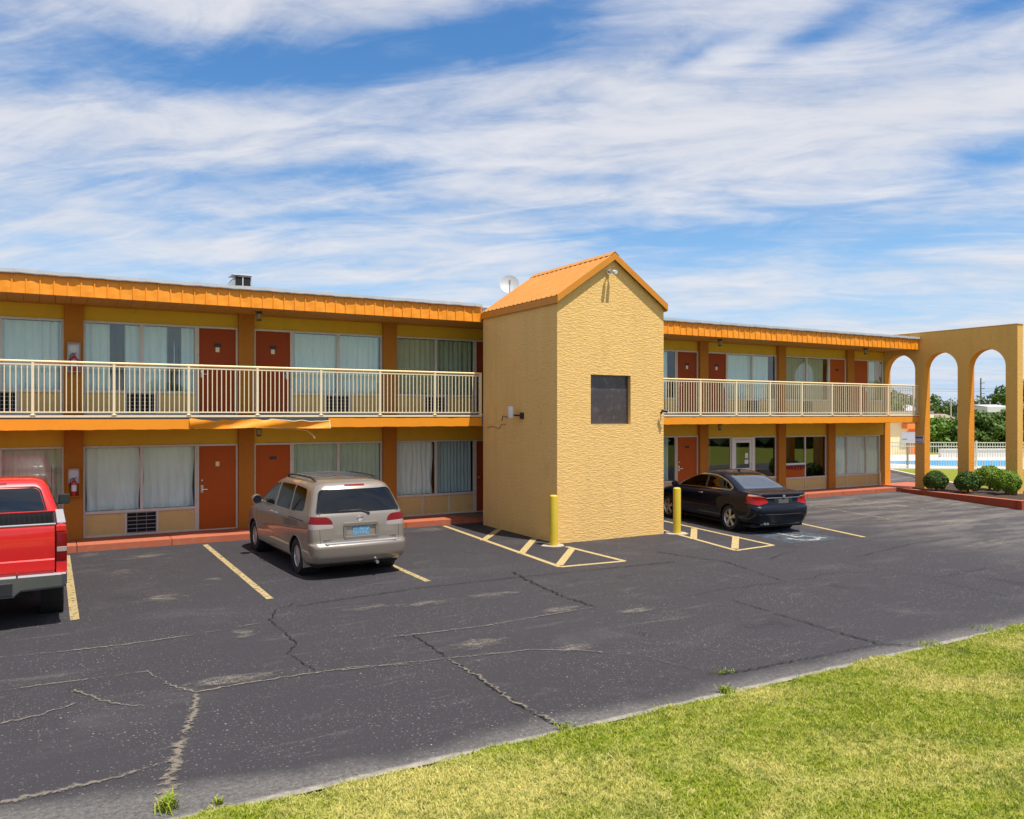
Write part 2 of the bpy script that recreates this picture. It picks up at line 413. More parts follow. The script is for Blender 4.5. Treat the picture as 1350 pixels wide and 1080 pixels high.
def asphalt_mat():
    m, t, b = new_mat('sealed_asphalt'); v = t.coords()
    sx = t.add('ShaderNodeSeparateXYZ'); t.link(v, sx.inputs[0])
    big = t.noise(v, .22, 5, .6, .4); mid = t.noise(t.coords((.55, 1, 1)), .9, 7, .66, .6)
    base = t.mix(big, (.0305, .0275, .0315), (.043, .0395, .0445))
    # thinned sealer: drawn-out dusty patches
    thin = t.maprange(mid, .53, .74, 0, .55, smooth=True)
    base = t.mix(thin, base, (.088, .080, .079))
    fine = t.noise(v, 55, 4, .7)
    base = t.mix(t.maprange(fine, .3, .72, 0, .5), base, (.024, .021, .025))
    sc_ = t.noise(t.coords((.5, 2.6, 1), rot=(0, 0, R(4))), 1.1, 9, .74, .5)
    scf = t.math('MULTIPLY', t.maprange(sc_, .58, .70, 0, .5), t.maprange(t.noise(v, 26, 4, .75), .44, .60, .1, 1))
    base = t.mix(scf, base, (.20, .18, .155))
    oil = t.maprange(t.noise(v, .8, 4, .6, .5), .62, .72, 0, .55, smooth=True)
    base = t.mix(oil, base, (.017, .015, .018))
    # exposed pale aggregate: small stones showing through the sealer
    for sc, th, amt, colr in ((17, .20, .66, (.28, .25, .21)), (27, .24, .6, (.24, .21, .18)), (40, .26, .55, (.20, .175, .15)), (8, .085, .8, (.48, .44, .40))):
        vo = t.add('ShaderNodeTexVoronoi'); t.link(v, vo.inputs['Vector']); vo.inputs['Scale'].default_value = sc
        s2 = t.add('ShaderNodeSeparateXYZ'); t.link(vo.outputs['Color'], s2.inputs[0])
        keep = t.math('GREATER_THAN', s2.outputs[0], .55 if sc != 8 else .82)
        near = t.maprange(vo.outputs['Distance'], th * .6, th, 1, 0)
        reg = t.maprange(t.noise(v, .7, 5, .65), .38, .62, .25, 1)
        base = t.mix(t.math('MULTIPLY', t.math('MULTIPLY', t.math('MULTIPLY', keep, near), reg), amt), base, colr)
    # worn pale margin where the sealer gives out along the lawn (y about 6.4)
    wob = t.math('MULTIPLY', t.math('SUBTRACT', t.noise(v, .6, 6, .65), .5), 1.5)
    wb = t.maprange(sx.outputs[0], -.5, 2.6, .62, .06)
    e = t.math('SUBTRACT', t.math('ADD', sx.outputs[1], t.math('MULTIPLY', wob, .55)), t.math('ADD', wb, 6.36))
    edge = t.maprange(e, .0, .42, 1, 0, smooth=True)
    edge = t.math('MULTIPLY', edge, t.maprange(t.noise(v, 22, 6, .8), .34, .62, .12, 1))
    base = t.mix(t.math('MULTIPLY', edge, .62), base, (.215, .20, .18))
    rim = t.maprange(t.math('ADD', sx.outputs[1], t.math('MULTIPLY', t.math('SUBTRACT', t.noise(v, 3.5, 4, .6), .5), .10)), 6.41, 6.475, 1, 0, smooth=True)
    rim = t.math('MULTIPLY', rim, t.maprange(t.noise(v, 9, 6, .75), .34, .60, .25, 1))
    base = t.mix(t.math('MULTIPLY', rim, .85), base, (.36, .325, .26))
    # greyer, sun-bleached end of the lot near the arches
    far = t.maprange(t.math('ADD', sx.outputs[0], t.math('MULTIPLY', t.noise(v, .25, 4, .6), 6)), 18, 25, 0, .8, smooth=True)
    streak = t.maprange(t.noise(t.coords((.35, 1.6, 1), rot=(0, 0, R(12))), .9, 6, .68, .3), .45, .7, .15, 1)
    base = t.mix(t.math('MULTIPLY', far, streak), base, (.20, .175, .155))
    t.link(base, b.inputs['Base Color'])
    b.inputs['Roughness'].default_value = .82; b.inputs['Specular IOR Level'].default_value = .35
    hgt = t.math('ADD', fine, t.math('MULTIPLY', t.noise(v, 160, 3, .7), .8))
    t.link(t.bump(hgt, .55, .006), b.inputs['Normal'])
    return m
MT['asphalt'] = asphalt_mat()

g = MB(); S = 2500
g.quad((-S, -S, -.06), (S, -S, -.06), (S, S, -.06), (-S, S, -.06))
structure(g.build('ground', 'field', fix=False))
sheet('parking_lot', [(-45, 6.36), (80, 6.36), (80, 60), (-45, 60)], 0, MT['asphalt'])

# alpha-worn paint and dust, laid as thin sheets 4 mm apart
def worn_mat(name, col, lo, hi, scale=7, detail=7, rough=.8, col2=None, stretch=(1, 1, 1), amax=1.0, edge=False, ribbon=0.0):
    m, t, b = new_mat(name); v = t.coords(stretch)
    n = t.noise(v, scale, detail, .68, .2)
    a = t.maprange(n, lo, hi, 0, amax)
    if edge:          # fade toward the rim of the patch (its own 0..1 map)
        uvn = t.add('ShaderNodeUVMap'); sx = t.add('ShaderNodeSeparateXYZ'); t.link(uvn.outputs[0], sx.inputs[0])
        u = t.math('SUBTRACT', sx.outputs[0], .5); w_ = t.math('SUBTRACT', sx.outputs[1], .5)
        r = t.math('SQRT', t.math('ADD', t.math('MULTIPLY', u, u), t.math('MULTIPLY', w_, w_)))
        nb = t.noise(t.coords((.75, 1.5, 1)), 2.6, 9, .74, 1.0)
        n2 = t.maprange(t.math('SUBTRACT', nb, t.math('MULTIPLY', r, .62)), .30, .56, 0, amax)
        grit = t.math('MULTIPLY', t.maprange(t.noise(v, 60, 4, .75), .44, .58, .05, 1), t.maprange(t.noise(t.coords((.7, 2.2, 1)), 7, 6, .7), .38, .60, .15, 1))
        a = t.math('MULTIPLY', t.math('MULTIPLY', n2, grit), t.maprange(r, .30, .5, 1, 0, smooth=True))
    if ribbon:        # ragged sides: the ribbon's own cross coordinate thins the grit out toward its edges
        uvn = t.add('ShaderNodeUVMap'); sx = t.add('ShaderNodeSeparateXYZ'); t.link(uvn.outputs[0], sx.inputs[0])
        r = t.math('ABSOLUTE', t.math('SUBTRACT', t.math('MULTIPLY', sx.outputs[0], 2.0), 1.0))
        gap = t.maprange(t.noise(v, 1.7, 4, .6), .36, .52, -.16, .05)
        q = t.math('ADD', t.math('ADD', n, gap), t.math('MULTIPLY', t.math('SUBTRACT', .45, r), ribbon))
        a = t.maprange(q, lo, hi, 0, amax)
    c2 = t.mix(t.noise(v, 3, 4, .6), tuple(x * .82 for x in col), col)
    if col2: c2 = t.mix(t.maprange(t.noise(v, 24, 4, .7), .45, .7, 0, .6), c2, col2)
    t.link(c2, b.inputs['Base Color']); t.link(a, b.inputs['Alpha']); b.inputs['Roughness'].default_value = rough
    b.inputs['Specular IOR Level'].default_value = .3
    return m
MT['line'] = worn_mat('worn_yellow_line', (.46, .345, .155), .33, .50, 13, 9, col2=(.27, .22, .14), amax=.95)
MT['line2'] = worn_mat('bright_yellow_line', (.50, .37, .165), .28, .44, 13, 9, col2=(.36, .29, .16), amax=.95)
MT['faded'] = worn_mat('faded_yellow_line', (.45, .37, .24), .44, .66, 6, 8, amax=.8)
MT['blue'] = worn_mat('worn_blue_paint', (.13, .22, .30), .42, .68, 5, 8, amax=.6)
MT['white_mark'] = worn_mat('worn_white_paint', (.52, .50, .45), .38, .60, 8, 8, amax=.85)
MT['dust'] = worn_mat('dry_dust', (.42, .37, .285), .30, .62, 9, 9, edge=True, amax=.85, stretch=(1, 1, 1))
MT['crack_dusty'] = worn_mat('sand_filled_crack', (.235, .20, .155), .47, .68, 30, 8, col2=(.06, .05, .045), amax=.85, ribbon=.40)
MT['crack_dark'] = worn_mat('open_dark_crack', (.012, .010, .010), .40, .58, 18, 6, amax=.9, ribbon=.5)
MT['crack_thin'] = worn_mat('gritty_seam', (.235, .205, .16), .47, .70, 30, 7, amax=.72, ribbon=.40)

def strip(name, a, b, wd, z, m, wd2=None):
    a, b = Vector(a), Vector(b); d = (b - a).normalized(); n = Vector((-d.y, d.x)) * wd / 2; n2 = n if wd2 is None else n.normalized() * wd2 / 2
    return sheet(name, [tuple(a - n), tuple(b - n2), tuple(b + n2), tuple(a + n)], z, m)
# parking lines
for a, b_, wd, mm in (((.33, 13.35), (.33, 19.5), .12, 'line'), ((3.1, 13.3), (3.1, 19.55), .115, 'line'), ((5.87, 13.3), (5.87, 19.5), .115, 'line'),
                      ((17.15, 12.85), (18.85, 19.5), .12, 'line2'), ((-2.44, 13.3), (-2.44, 19.5), .12, 'line'),
                      ((20.6, 14.3), (21.6, 18.4), .12, 'faded'), ((23.6, 14.8), (24.5, 18.6), .12, 'faded'), ((25.6, 14.6), (26.5, 18.3), .13, 'faded')):
    strip('parking_line', a, b_, wd, .004, MT[mm])
# hatched triangles either side of the tower
def outline(pts, wd, z, m):
    for a, b_ in zip(pts[:-1], pts[1:]): strip('hatch_line', a, b_, wd, z, m); z += .0006
outline([(9.15, 19.7), (8.66, 13.28), (10.13, 13.16), (10.10, 15.25)], .115, .004, MT['line2'])
for k, (a, b_) in enumerate((((8.88, 16.95), (10.12, 18.4)), ((8.75, 14.95), (10.08, 16.6)), ((8.72, 13.42), (10.06, 14.95)))):
    strip('hatch_line', a, b_, .16, .0072 + k * .0003, MT['line2'])
outline([(14.9, 17.7), (14.29, 13.08), (13.03, 12.98), (13.70, 16.3)], .11, .004, MT['line2'])
for k, (a, b_) in enumerate((((13.33, 14.65), (14.58, 16.0)), ((13.17, 13.15), (14.5, 14.45)))):
    strip('hatch_line', a, b_, .16, .0072 + k * .0003, MT['line2'])
# wheelchair bay marking, worn blue square with a white sign
hx = Vector((math.cos(R(-9)), math.sin(R(-9)))); hy = Vector((-hx.y, hx.x)); h0 = Vector((15.75, 13.62))
def hp(u, v): q = h0 + hx * u + hy * v; return (q.x, q.y)
sheet('bay_square', [hp(-.78, -.62), hp(.78, -.62), hp(.78, 1.3), hp(-.78, 1.3)], .004, MT['blue'])
sym = MB()
def flat(poly, z=.008):
    i = len(sym.v); sym.v += [(*hp(*p), z) for p in poly]; sym.f.append(tuple(range(i, i + len(poly)))); sym.m.append(0)
ring = [(.42 * math.cos(R(a)), -.12 + .42 * math.sin(R(a))) for a in range(-200, 51, 10)]; ring2 = [(.29 * math.cos(R(a)), -.12 + .29 * math.sin(R(a))) for a in range(-200, 51, 10)]
for k in range(len(ring) - 1): flat([ring[k], ring[k + 1], ring2[k + 1], ring2[k]])
flat([(-.10, .02), (.05, .02), (.0, .62), (-.14, .62)]); flat([(.05, .02), (.34, .02), (.34, .14), (.04, .14)]); flat([(.34, .14), (.22, .02), (.46, -.40), (.58, -.34)]); flat([(-.02, .30), (.26, .30), (.26, .40), (-.03, .40)])
flat([(-.07 + .11 * math.cos(R(a)), .76 + .11 * math.sin(R(a))) for a in range(0, 360, 30)])
structure(sym.build('wheelchair_marking', MT['white_mark'], fix=False))

# cracks in the asphalt: each a wandering ribbon of its own
rc = random.Random(3)
def crack(pts, w0, w1, m, z, jit=.05, name='asphalt_crack', step=.10):
    P = [Vector(p) for p in pts]; line = []
    for a, b_ in zip(P[:-1], P[1:]):
        n = max(2, int((b_ - a).length / step))
        for k in range(n):
            q = a.lerp(b_, k / n); d = (b_ - a).normalized(); nn = Vector((-d.y, d.x))
            line.append(q + nn * rc.uniform(-jit, jit) * (0 if k == 0 else 1))
    line.append(P[-1]); b = MB(); n = len(line)
    for k, q in enumerate(line):
        d = (line[min(k + 1, n - 1)] - line[max(k - 1, 0)]).normalized(); nn = Vector((-d.y, d.x)); wd = w0 + (w1 - w0) * k / (n - 1)
        l, r_ = wd * rc.uniform(.3, .7), wd * rc.uniform(.3, .7)
        b.v += [(*(q + nn * l), z), (*(q - nn * r_), z)]
        if k: b.f.append((2 * k - 2, 2 * k - 1, 2 * k + 1, 2 * k)); b.m.append(0)
    o = b.build(name, m, None, fix=False)
    if o.data.polygons[0].normal.z < 0: o.data.flip_normals()
    uv = o.data.uv_layers.new()
    for lp in o.data.loops: uv.data[lp.index].uv = (lp.vertex_index % 2, lp.vertex_index // 2)
    return structure(o)
GP = lambda px, py: (lambda tt, u: ((.4955 + .8686 * u) * tt, (.8686 - .4955 * u) * tt))(1071 * CAM_H / (py - 546), (px - 675) / 1071)
D1, D2, D3 = MT['crack_dusty'], MT['crack_dark'], MT['crack_thin']
zz = .0105
CR = [  # measured on the lot in metres through their picture position, then laid on the ground plane
    ([(218, 1062), (222, 1030), (232, 1000), (243, 970), (256, 942), (258, 916)], .20, .09, D1, .035),
    ([(258, 914), (320, 902), (400, 890), (470, 880), (555, 876)], .07, .03, D1, .02),
    ([(258, 914), (225, 905), (205, 893), (195, 885)], .05, .03, D1, .03),
    ([(0, 912), (70, 902), (140, 893), (195, 886)], .05, .04, D3, .015),
    ([(0, 868), (80, 860), (170, 850), (260, 837), (345, 822)], .06, .03, D3, .02),
    ([(388, 796), (362, 806), (356, 818), (372, 832), (392, 850), (378, 862), (415, 884)], .032, .024, D2, .035),
    ([(0, 1060), (70, 1045), (140, 1030), (225, 1005)], .10, .05, D3, .02),
    ([(100, 910), (125, 922), (160, 930), (190, 932)], .05, .02, D3, .03),
    ([(0, 955), (50, 945), (100, 928)], .06, .03, D3, .03),
    ([(545, 838), (590, 868), (640, 900), (670, 922), (705, 942), (748, 962)], .03, .045, D2, .03),
    ([(590, 868), (640, 899), (680, 928), (735, 955)], .05, .06, D3, .05),
    ([(505, 842), (560, 836), (640, 826), (720, 812), (785, 801)], .05, .03, D3, .015),
    ([(390, 800), (470, 788), (560, 775), (680, 762), (760, 754), (890, 741)], .03, .045, D2, .02),
    ([(675, 755), (705, 770), (745, 788), (785, 801)], .07, .05, D2, .05),
    ([(450, 885), (520, 877), (600, 868), (700, 858), (760, 858), (850, 866), (900, 880)], .05, .025, D3, .02),
    ([(865, 728), (905, 734), (960, 742), (1010, 760), (1037, 768)], .055, .03, D2, .03),
    ([(900, 788), (960, 777), (1037, 768), (1075, 762), (1085, 757), (1180, 752)], .025, .02, D2, .04),
    ([(965, 792), (1040, 815), (1100, 833), (1160, 850), (1210, 853)], .03, .05, D2, .03),
    ([(955, 890), (1020, 878), (1090, 864), (1150, 852), (1215, 848)], .035, .02, D2, .025),
    ([(1015, 738), (1030, 731), (1050, 727)], .03, .02, D2, .02), ([(1130, 735), (1200, 718), (1280, 706), (1350, 700)], .03, .02, D2, .03),
    ([(1225, 764), (1300, 782), (1360, 793)], .02, .025, D2, .03), ([(1110, 742), (1180, 756), (1240, 762), (1300, 750)], .03, .02, D2, .03),
    ([(900, 880), (930, 888), (955, 890)], .02, .03, D2, .02),
]
for pts, a, b_, mm, j in CR:
    kf = 1.45 if mm is D3 else 1.15 if mm is D1 else 1.0
    crack([GP(*p) for p in pts], a * kf, b_ * kf, mm, zz, j * .7, step=.05); zz += .0004
# dusty patches where the sealer has scuffed away
def patch(px, py, wu, wv, rot=0.0, m='dust'):
    global zz
    c = Vector(GP(px, py)); ca, sa = math.cos(rot), math.sin(rot)
    b = MB(); b.v = [(c.x + ca * u - sa * v, c.y + sa * u + ca * v, zz) for u, v in ((-wu, -wv), (wu, -wv), (wu, wv), (-wu, wv))]; b.f = [(0, 1, 2, 3)]; b.m = [0]
    zz += .0003
    o = b.build('dust_patch', m, None, fix=False); uv = o.data.uv_layers.new(); 
    for k, q in enumerate(((0, 0), (1, 0), (1, 1), (0, 1))): uv.data[k].uv = q
    return structure(o)
for p in ((210, 790, .55, .5), (118, 733, .45, .3), (190, 735, .8, .45), (165, 755, .35, .5), (283, 765, .25, .25),
          (480, 803, .55, .25), (560, 797, .75, .25), (650, 786, .75, .35), (455, 708, .7, .5), (566, 700, .9, .5), (320, 838, .3, .35),
          (1120, 665, 2.2, 1.2), (1180, 668, 2.6, 1.0), (1190, 682, 2.4, .7), (1250, 690, 2.2, .8), (1320, 716, 1.8, .6), (740, 806, .6, .25), (840, 806, .5, .2), (755, 857, .45, .2),
          (300, 900, .9, .3), (620, 852, .8, .3)):
    patch(*p)

# red painted walks with kerbs
MTW = [MT['redwalk'], MT['redkerb']]
def walk(x0, x1, y0, y1, z, name='sidewalk'):
    b = MB(); x = x0
    while x < x1 - .05:
        xe = min(x + 1.9, x1); b.box(x + .004, xe - .004, y0, y1, -.05, z); x = xe
    return structure(b.build(name, 'redwalk', bevel=.012))
walk(-7.07, 9.75, 19.85, 20.90, .15)
walk(13.9, 28.4, 19.85, 20.90, .15)
ramp = MB(); ramp.prism([(9.754, -.04), (10.6, -.04), (10.6, .02), (9.754, .148)], 19.86, 20.90, 'y'); ramp.prism([(12.9, -.04), (13.896, -.04), (13.896, .148), (12.9, .02)], 19.86, 20.9, 'y')
structure(ramp.build('ramp', 'redwalk'))
sheet('passage_floor', [(10.604, 19.87), (12.896, 19.87), (12.896, 20.9), (10.604, 20.9)], .016, MT['redwalk'])
# walk through the arch and planter in front of it
structure(MB().box(28.404, 31.2, 19.6, 21.3, -.05, .146).build('sidewalk', 'redwalk', bevel=.012))
# ------------------------------------------------------------------ motel building
PITCH = 3.78; C0 = .49; YW = 20.9; XL = C0 - 2 * PITCH; XR = 29.10
bld = thing('motel_building', 'two storey orange and ochre motel with balcony walkway, behind the parked cars', 'motel', (11, YW, 0))
Z1, Z1H, Z1C = .15, 2.20, 2.65
Z2, Z2H, Z2C = 2.95, 5.07, 5.48
MB().box(XL, XL + .25, YW + .02, 33, 0, 5.75).box(XL + .25, XR - .002, 32.75, 33, 0, 5.75).box(XR - .25, XR - .002, YW + .25, 32.75, 0, 5.75).box(XL + .25, XR - .25, YW + 6.0, YW + 6.15, 0, 5.6).build('wall', 'stucco_tan', bld)
MB().box(XL + .25, XR - .25, YW + .3, 32.7, 2.56, 2.9).box(XL + .25, XR - .25, YW + .02, YW + 6, .0, .14).build('floor_slab', 'office_floor', bld)
for z0, z1 in ((Z1H + .05, Z1C), (Z2H + .05, Z2C)):
    MB().box(XL + .25, XR - .004, YW, YW + .2, z0, z1).build('header_wall', 'yellow_wall', bld)
# party walls between rooms, hidden behind the pilasters
for k in range(-1, 8):
    x = C0 + k * PITCH; pw = MB()
    if k < 6: pw.box(x - .15, x + .15, YW + .002, YW + 5.9, .15, 2.55)
    pw.box(x - .15, x + .15, YW + .002, YW + 5.9, 2.55 if k < 6 else 2.95, 5.48)
    pw.build('party_wall', 'office_dark', bld)
def column(x, z0, z1, hw=.19): MB().box(x - hw, x + hw, YW - .13, YW - .001, z0, z1).build('column', 'column', bld, bevel=.012)
for k in range(-1, 8):
    x = C0 + k * PITCH
    if k == 3: continue
    if k != 7: column(x, .146, Z1C)
    column(x, Z2 - .004, Z2C)
column(25.86, .146, Z1C)
# roof, flashing and metal fascia of both wings
rb = MB(); rb.box(XL, XR - .02, 19.46, 33.1, 5.62, 5.86); rb.build('roof', 'roofing', bld)
def wav(x, s=0): return .0035 * math.sin(x * 5.1 + s) + .0035 * math.sin(x * 12.7 + 2 * s) + .0025 * math.sin(x * 29 + s)
def fascia(x0, x1):
    # one sheet of pans with a standing seam every quarter metre
    xs = [x0]; k = math.ceil((x0 - .08) / .25)
    while k * .25 + .1 < x1 - .03:
        x = k * .25 + .1; xs += [x - .0125, x - .0115, x + .0115, x + .0125, x + .07, x + .125, x + .18]; k += 1
    xs = sorted(q for q in xs if x0 <= q <= x1) + [x1]
    b = MB(); nv = 4; m_ = len(xs)
    for x in xs:
        q = (x - .1) % .25; rib = min(q, .25 - q) < .012
        for j in range(nv + 1):
            v = j / nv; b.v.append((x, 19.405 + (-.022 if rib else wav(x, v * 3) * .9) - .018 * (1 - v), 5.455 + .435 * v))
    for i in range(m_ - 1):
        for j in range(nv):
            p = i * (nv + 1) + j; b.f.append((p, p + nv + 1, p + nv + 2, p + 1)); b.m.append(0)
    f = b.build('fascia', 'fascia', bld, smooth=False, fix=False)
    MB().box(x0, x1, 19.43, 19.5, 5.457, 5.885).build('fascia_board', 'fascia', bld)
    l = MB(); n = int((x1 - x0) / .06)
    for i in range(n):
        xa, xb = x0 + (x1 - x0) * i / n, x0 + (x1 - x0) * (i + 1) / n
        za, zb = 5.868 + wav(xa, 4) * .9, 5.868 + wav(xb, 4) * .9
        ya, yb = 19.335 + wav(xa, 9) * 1.3, 19.335 + wav(xb, 9) * 1.3
        l.quad((xa, ya, za), (xb, yb, zb), (xb, yb + .012, zb + .07), (xa, ya + .012, za + .07)); l.quad((xa, ya + .012, za + .07), (xb, yb + .012, zb + .07), (xb, 19.75, 5.955), (xa, 19.75, 5.955))
        l.quad((xa, ya, za), (xa, ya + .003, za - .018), (xb, yb + .003, zb - .018), (xb, yb, zb))
    l.build('flashing', 'flashing', bld, fix=False)
fascia(XL, 10.12); fascia(13.34, XR - .03)
sf = MB(); x = XL
while x < XR - .1:
    xe = min(x + .30, XR - .004); sf.box(x + .004, xe - .004, 19.43, YW - .002, 5.462, 5.50); x = xe
sf.build('soffit_plank', 'soffit', bld)
MB().box(XL, XR - .004, YW - .03, YW - .003, 5.43, 5.461).build('soffit_trim', 'soffit', bld)
# balcony slab, soffit and edge bands
sl_ = MB().box(XL, XR - .004, 19.43, YW - .002, 2.70, 2.945).build('balcony_slab', 'slab_edge', bld)
MB().box(XL, XR - .004, 19.42, YW - .002, 2.652, 2.698).build('balcony_soffit', 'soffit_low', bld)
def band(x0, x1, drop=0.0, y=19.40):
    b = MB(); n = max(4, int((x1 - x0) / .08))
    def fn(u, v):
        x = x0 + (x1 - x0) * u; s = (wav(x, 1) * .8) * (1 - v)
        return (x, y - .012 + wav(x, 5) * .7, 2.662 + s + .222 * v - drop * u)
    b.grid(fn, n, 3)
    b.grid(lambda u, v: (x0 + (x1 - x0) * u, y - .012 + .06 * v, 2.662 + wav(x0 + (x1 - x0) * u, 1) * .8 - drop * u), n, 1)
    return b.build('edge_band', 'fascia', bld, smooth=True, fix=False)
band(XL, 2.78, .02); band(5.92, 10.12); band(13.34, XR + .12)
MB().box(XL, 10.12, 19.378, 19.429, 2.905, 2.95).box(13.34, XR - .004, 19.378, 19.429, 2.905, 2.95).build('slab_lip', 'rail', bld, bevel=.006)
# the torn strip of flashing that has sagged off the slab edge
def torn(u, v):
    x = 2.74 + 3.2 * u; sag = .07 * u + .03 * math.sin(u * 9) * (1 - u) ; rip = .010 * math.sin(u * 34) + .008 * math.sin(u * 57 + 1)
    z = 2.875 - sag - v * (.20 - .03 * u) + (rip if v < .1 else rip * .6 * (1 - v))
    return (x, 19.36 - .05 * math.sin(u * 2.4) - .03 * math.sin(v * 3.1 + u * 11) + rip * .8, z)
tb = MB(); tb.grid(torn, 72, 6)
tf = tb.build('torn_flashing', 'fascia', bld, smooth=True, fix=False); tf['label'] = 'torn orange flashing sagging off the balcony edge'
MB().tube([torn(.55 + .45 * k / 20, 0) for k in range(21)], .009, 6).tube([torn(1, k / 4) for k in range(5)], .009, 6).build('torn_edge', 'rail', tf, smooth=True)
cp = [(4.6, 19.45, 2.65), (5.15, 19.48, 2.62), (5.42, 19.5, 2.58), (5.56, 19.5, 2.47), (5.62, 19.5, 2.38)]
MB().tube(cp, .008, 6).build('loose_cable', 'rail', bld)

# --- windows and doors
rw = random.Random(11)
def curtain(x0, x1, z0, z1, mname, parent, y=YW + .13, amp=.028, wl=.12, mess=0.0, seed=0):
    r = random.Random(seed); ph = [r.uniform(0, 6.28) for _ in range(6)]; L = x1 - x0
    def fn(u, v):
        x = x0 + L * u; q = 6.283 * x / wl
        a = amp * (math.sin(q + ph[0] + .8 * math.sin(x * 3 + ph[1])) + .45 * math.sin(q * .47 + ph[2]) + .25 * math.sin(q * 1.9 + ph[3] + v * 2))
        if mess:
            a += mess * (math.sin(7 * x + 5 * v + ph[4]) * .5 + math.sin(11 * x - 8 * v + ph[5]) * .4 + math.sin(q * .7 + 9 * v) * .25)
        return (x + (.02 * math.sin(6 * v + x * 9) if mess else 0), y + a * (.55 + .45 * (1 - v)), z0 + (z1 - z0) * v)
    b = MB(); b.grid(fn, max(8, int(L / .014)), 14 if mess else 5)
    return b.build('curtain', mname, parent, smooth=True, fix=False)
def window(x0, x1, zb, zs, zh, mull, ac=None, knee=None, cur=None, pane='pane', frame='alu', name='window', parent=None):
    """aluminium window: panes over beige panels, mullions at mull, optional air conditioner grille"""
    f = MB(); fw = .045; y0, y1 = YW - .022, YW + .05
    xs = [x0] + list(mull) + [x1]
    f.box(x0, x1, y0, y1, zh, zh + .048); f.box(x0, x1, y0 - .012, y1, zs - .035, zs + .03); f.box(x0, x1, y0, y1, zb, zb + .045)
    for k, x in enumerate(xs):
        hw = fw / 2 if k in (0, len(xs) - 1) else .034
        xc = x + (fw / 2 if k == 0 else -fw / 2 if k == len(xs) - 1 else 0)
        f.box(xc - hw, xc + hw, y0 + .004, y1 - .004, zs + .03, zh)
    kx = knee or [x0, x1]
    for k, x in enumerate(kx):
        xc = x + (fw / 2 if k == 0 else -fw / 2 if k == len(kx) - 1 else 0)
        f.box(xc - fw / 2, xc + fw / 2, y0 + .004, y1 - .004, zb + .045, zs - .035)
    root = f.build(name, frame, parent or bld, bevel=.004, bseg=1)
    for a, b_ in zip(xs[:-1], xs[1:]):
        MB().box(a + .02, b_ - .02, YW + .012, YW + .02, zs + .02, zh + .01).build('pane', pane, root)
    for a, b_ in zip(kx[:-1], kx[1:]):
        if ac is not None and abs((a + b_) / 2 - ac) < .12:
            g_ = MB(); g_.box(a + .02, b_ - .02, YW + .04, YW + .05, zb + .045, zs - .035, 1)
            n = 5
            for i in range(n + 1):
                z = zb + .06 + (zs - .11 - zb) * i / n; g_.box(a + .023, b_ - .023, YW - .012, YW + .03, z - .007, z + .007)
            nv_ = 8 if zb > 1 else 3
            for i in range(nv_ + 1):
                x = a + .03 + (b_ - a - .06) * i / nv_; g_.box(x - .004, x + .004, YW - .004, YW + .02, zb + .05, zs - .04)
            g_.build('air_conditioner_grille', ['grille', 'black'], root)
        else:
            MB().box(a + .01, b_ - .01, YW + .0, YW + .03, zb + .03, zs - .02).build('panel', 'knee', root)
    sd = int(abs(x0 * 100 + zb * 10))
    for (a, b_, mn, kw) in (cur or []):
        sd += 1; kk = dict(amp=.026, wl=.13, seed=sd); kk.update(kw)
        curtain(a, b_, zs + .03, zh - .01, mn, root, **kk)
    return root
def door(x0, x1, zb, zh, m='door', hinge=1, plate=None, badge=None):
    """flush painted room door in a thin frame; hinge=1: handle on the low-x side"""
    f = MB(); y0, y1 = YW - .03, YW + .05
    f.box(x0, x0 + .05, y0, y1, zb, zh + .05).box(x1 - .05, x1, y0, y1, zb, zh + .05).box(x0 + .05, x1 - .05, y0, y1, zh, zh + .05).box(x0 + .05, x1 - .05, y0 - .01, y1, zb, zb + .025)
    d = MB().box(x0 + .052, x1 - .052, YW + .0, YW + .045, zb + .027, zh - .003).build('door', m, bld, bevel=.004)
    f.build('door_frame', 'alu', d, bevel=.004, bseg=1)
    hx_ = x0 + .12 if hinge == 1 else x1 - .12; s = 1 if hinge == 1 else -1
    hb = MB(); hb.box(hx_ - .03, hx_ + .03, YW - .012, YW + .002, zb + .92, zb + 1.10); hb.tube([(hx_, YW - .01, zb + 1.0), (hx_, YW - .06, zb + 1.0), (hx_ + s * .12, YW - .065, zb + 1.0)], .011, 8)
    hb.build('handle', 'chrome', d, smooth=True); MB().lathe([(.022, -.02), (.022, 0)], (hx_, YW - .0, zb + 1.22), 'y', 12).build('lock', 'chrome', d, smooth=True)
    xc = (x0 + x1) / 2
    if plate: MB().box(xc - .09, xc + .09, YW - .008, YW + .001, zb + 1.68, zb + 1.76).build('number_plate', 'black_plastic', d, bevel=.003)
    if badge: MB().box(xc - .045, xc + .045, YW - .006, YW + .001, zb + 1.55, zb + 1.665).build('door_sticker', 'rail', d, bevel=.003)
    return d
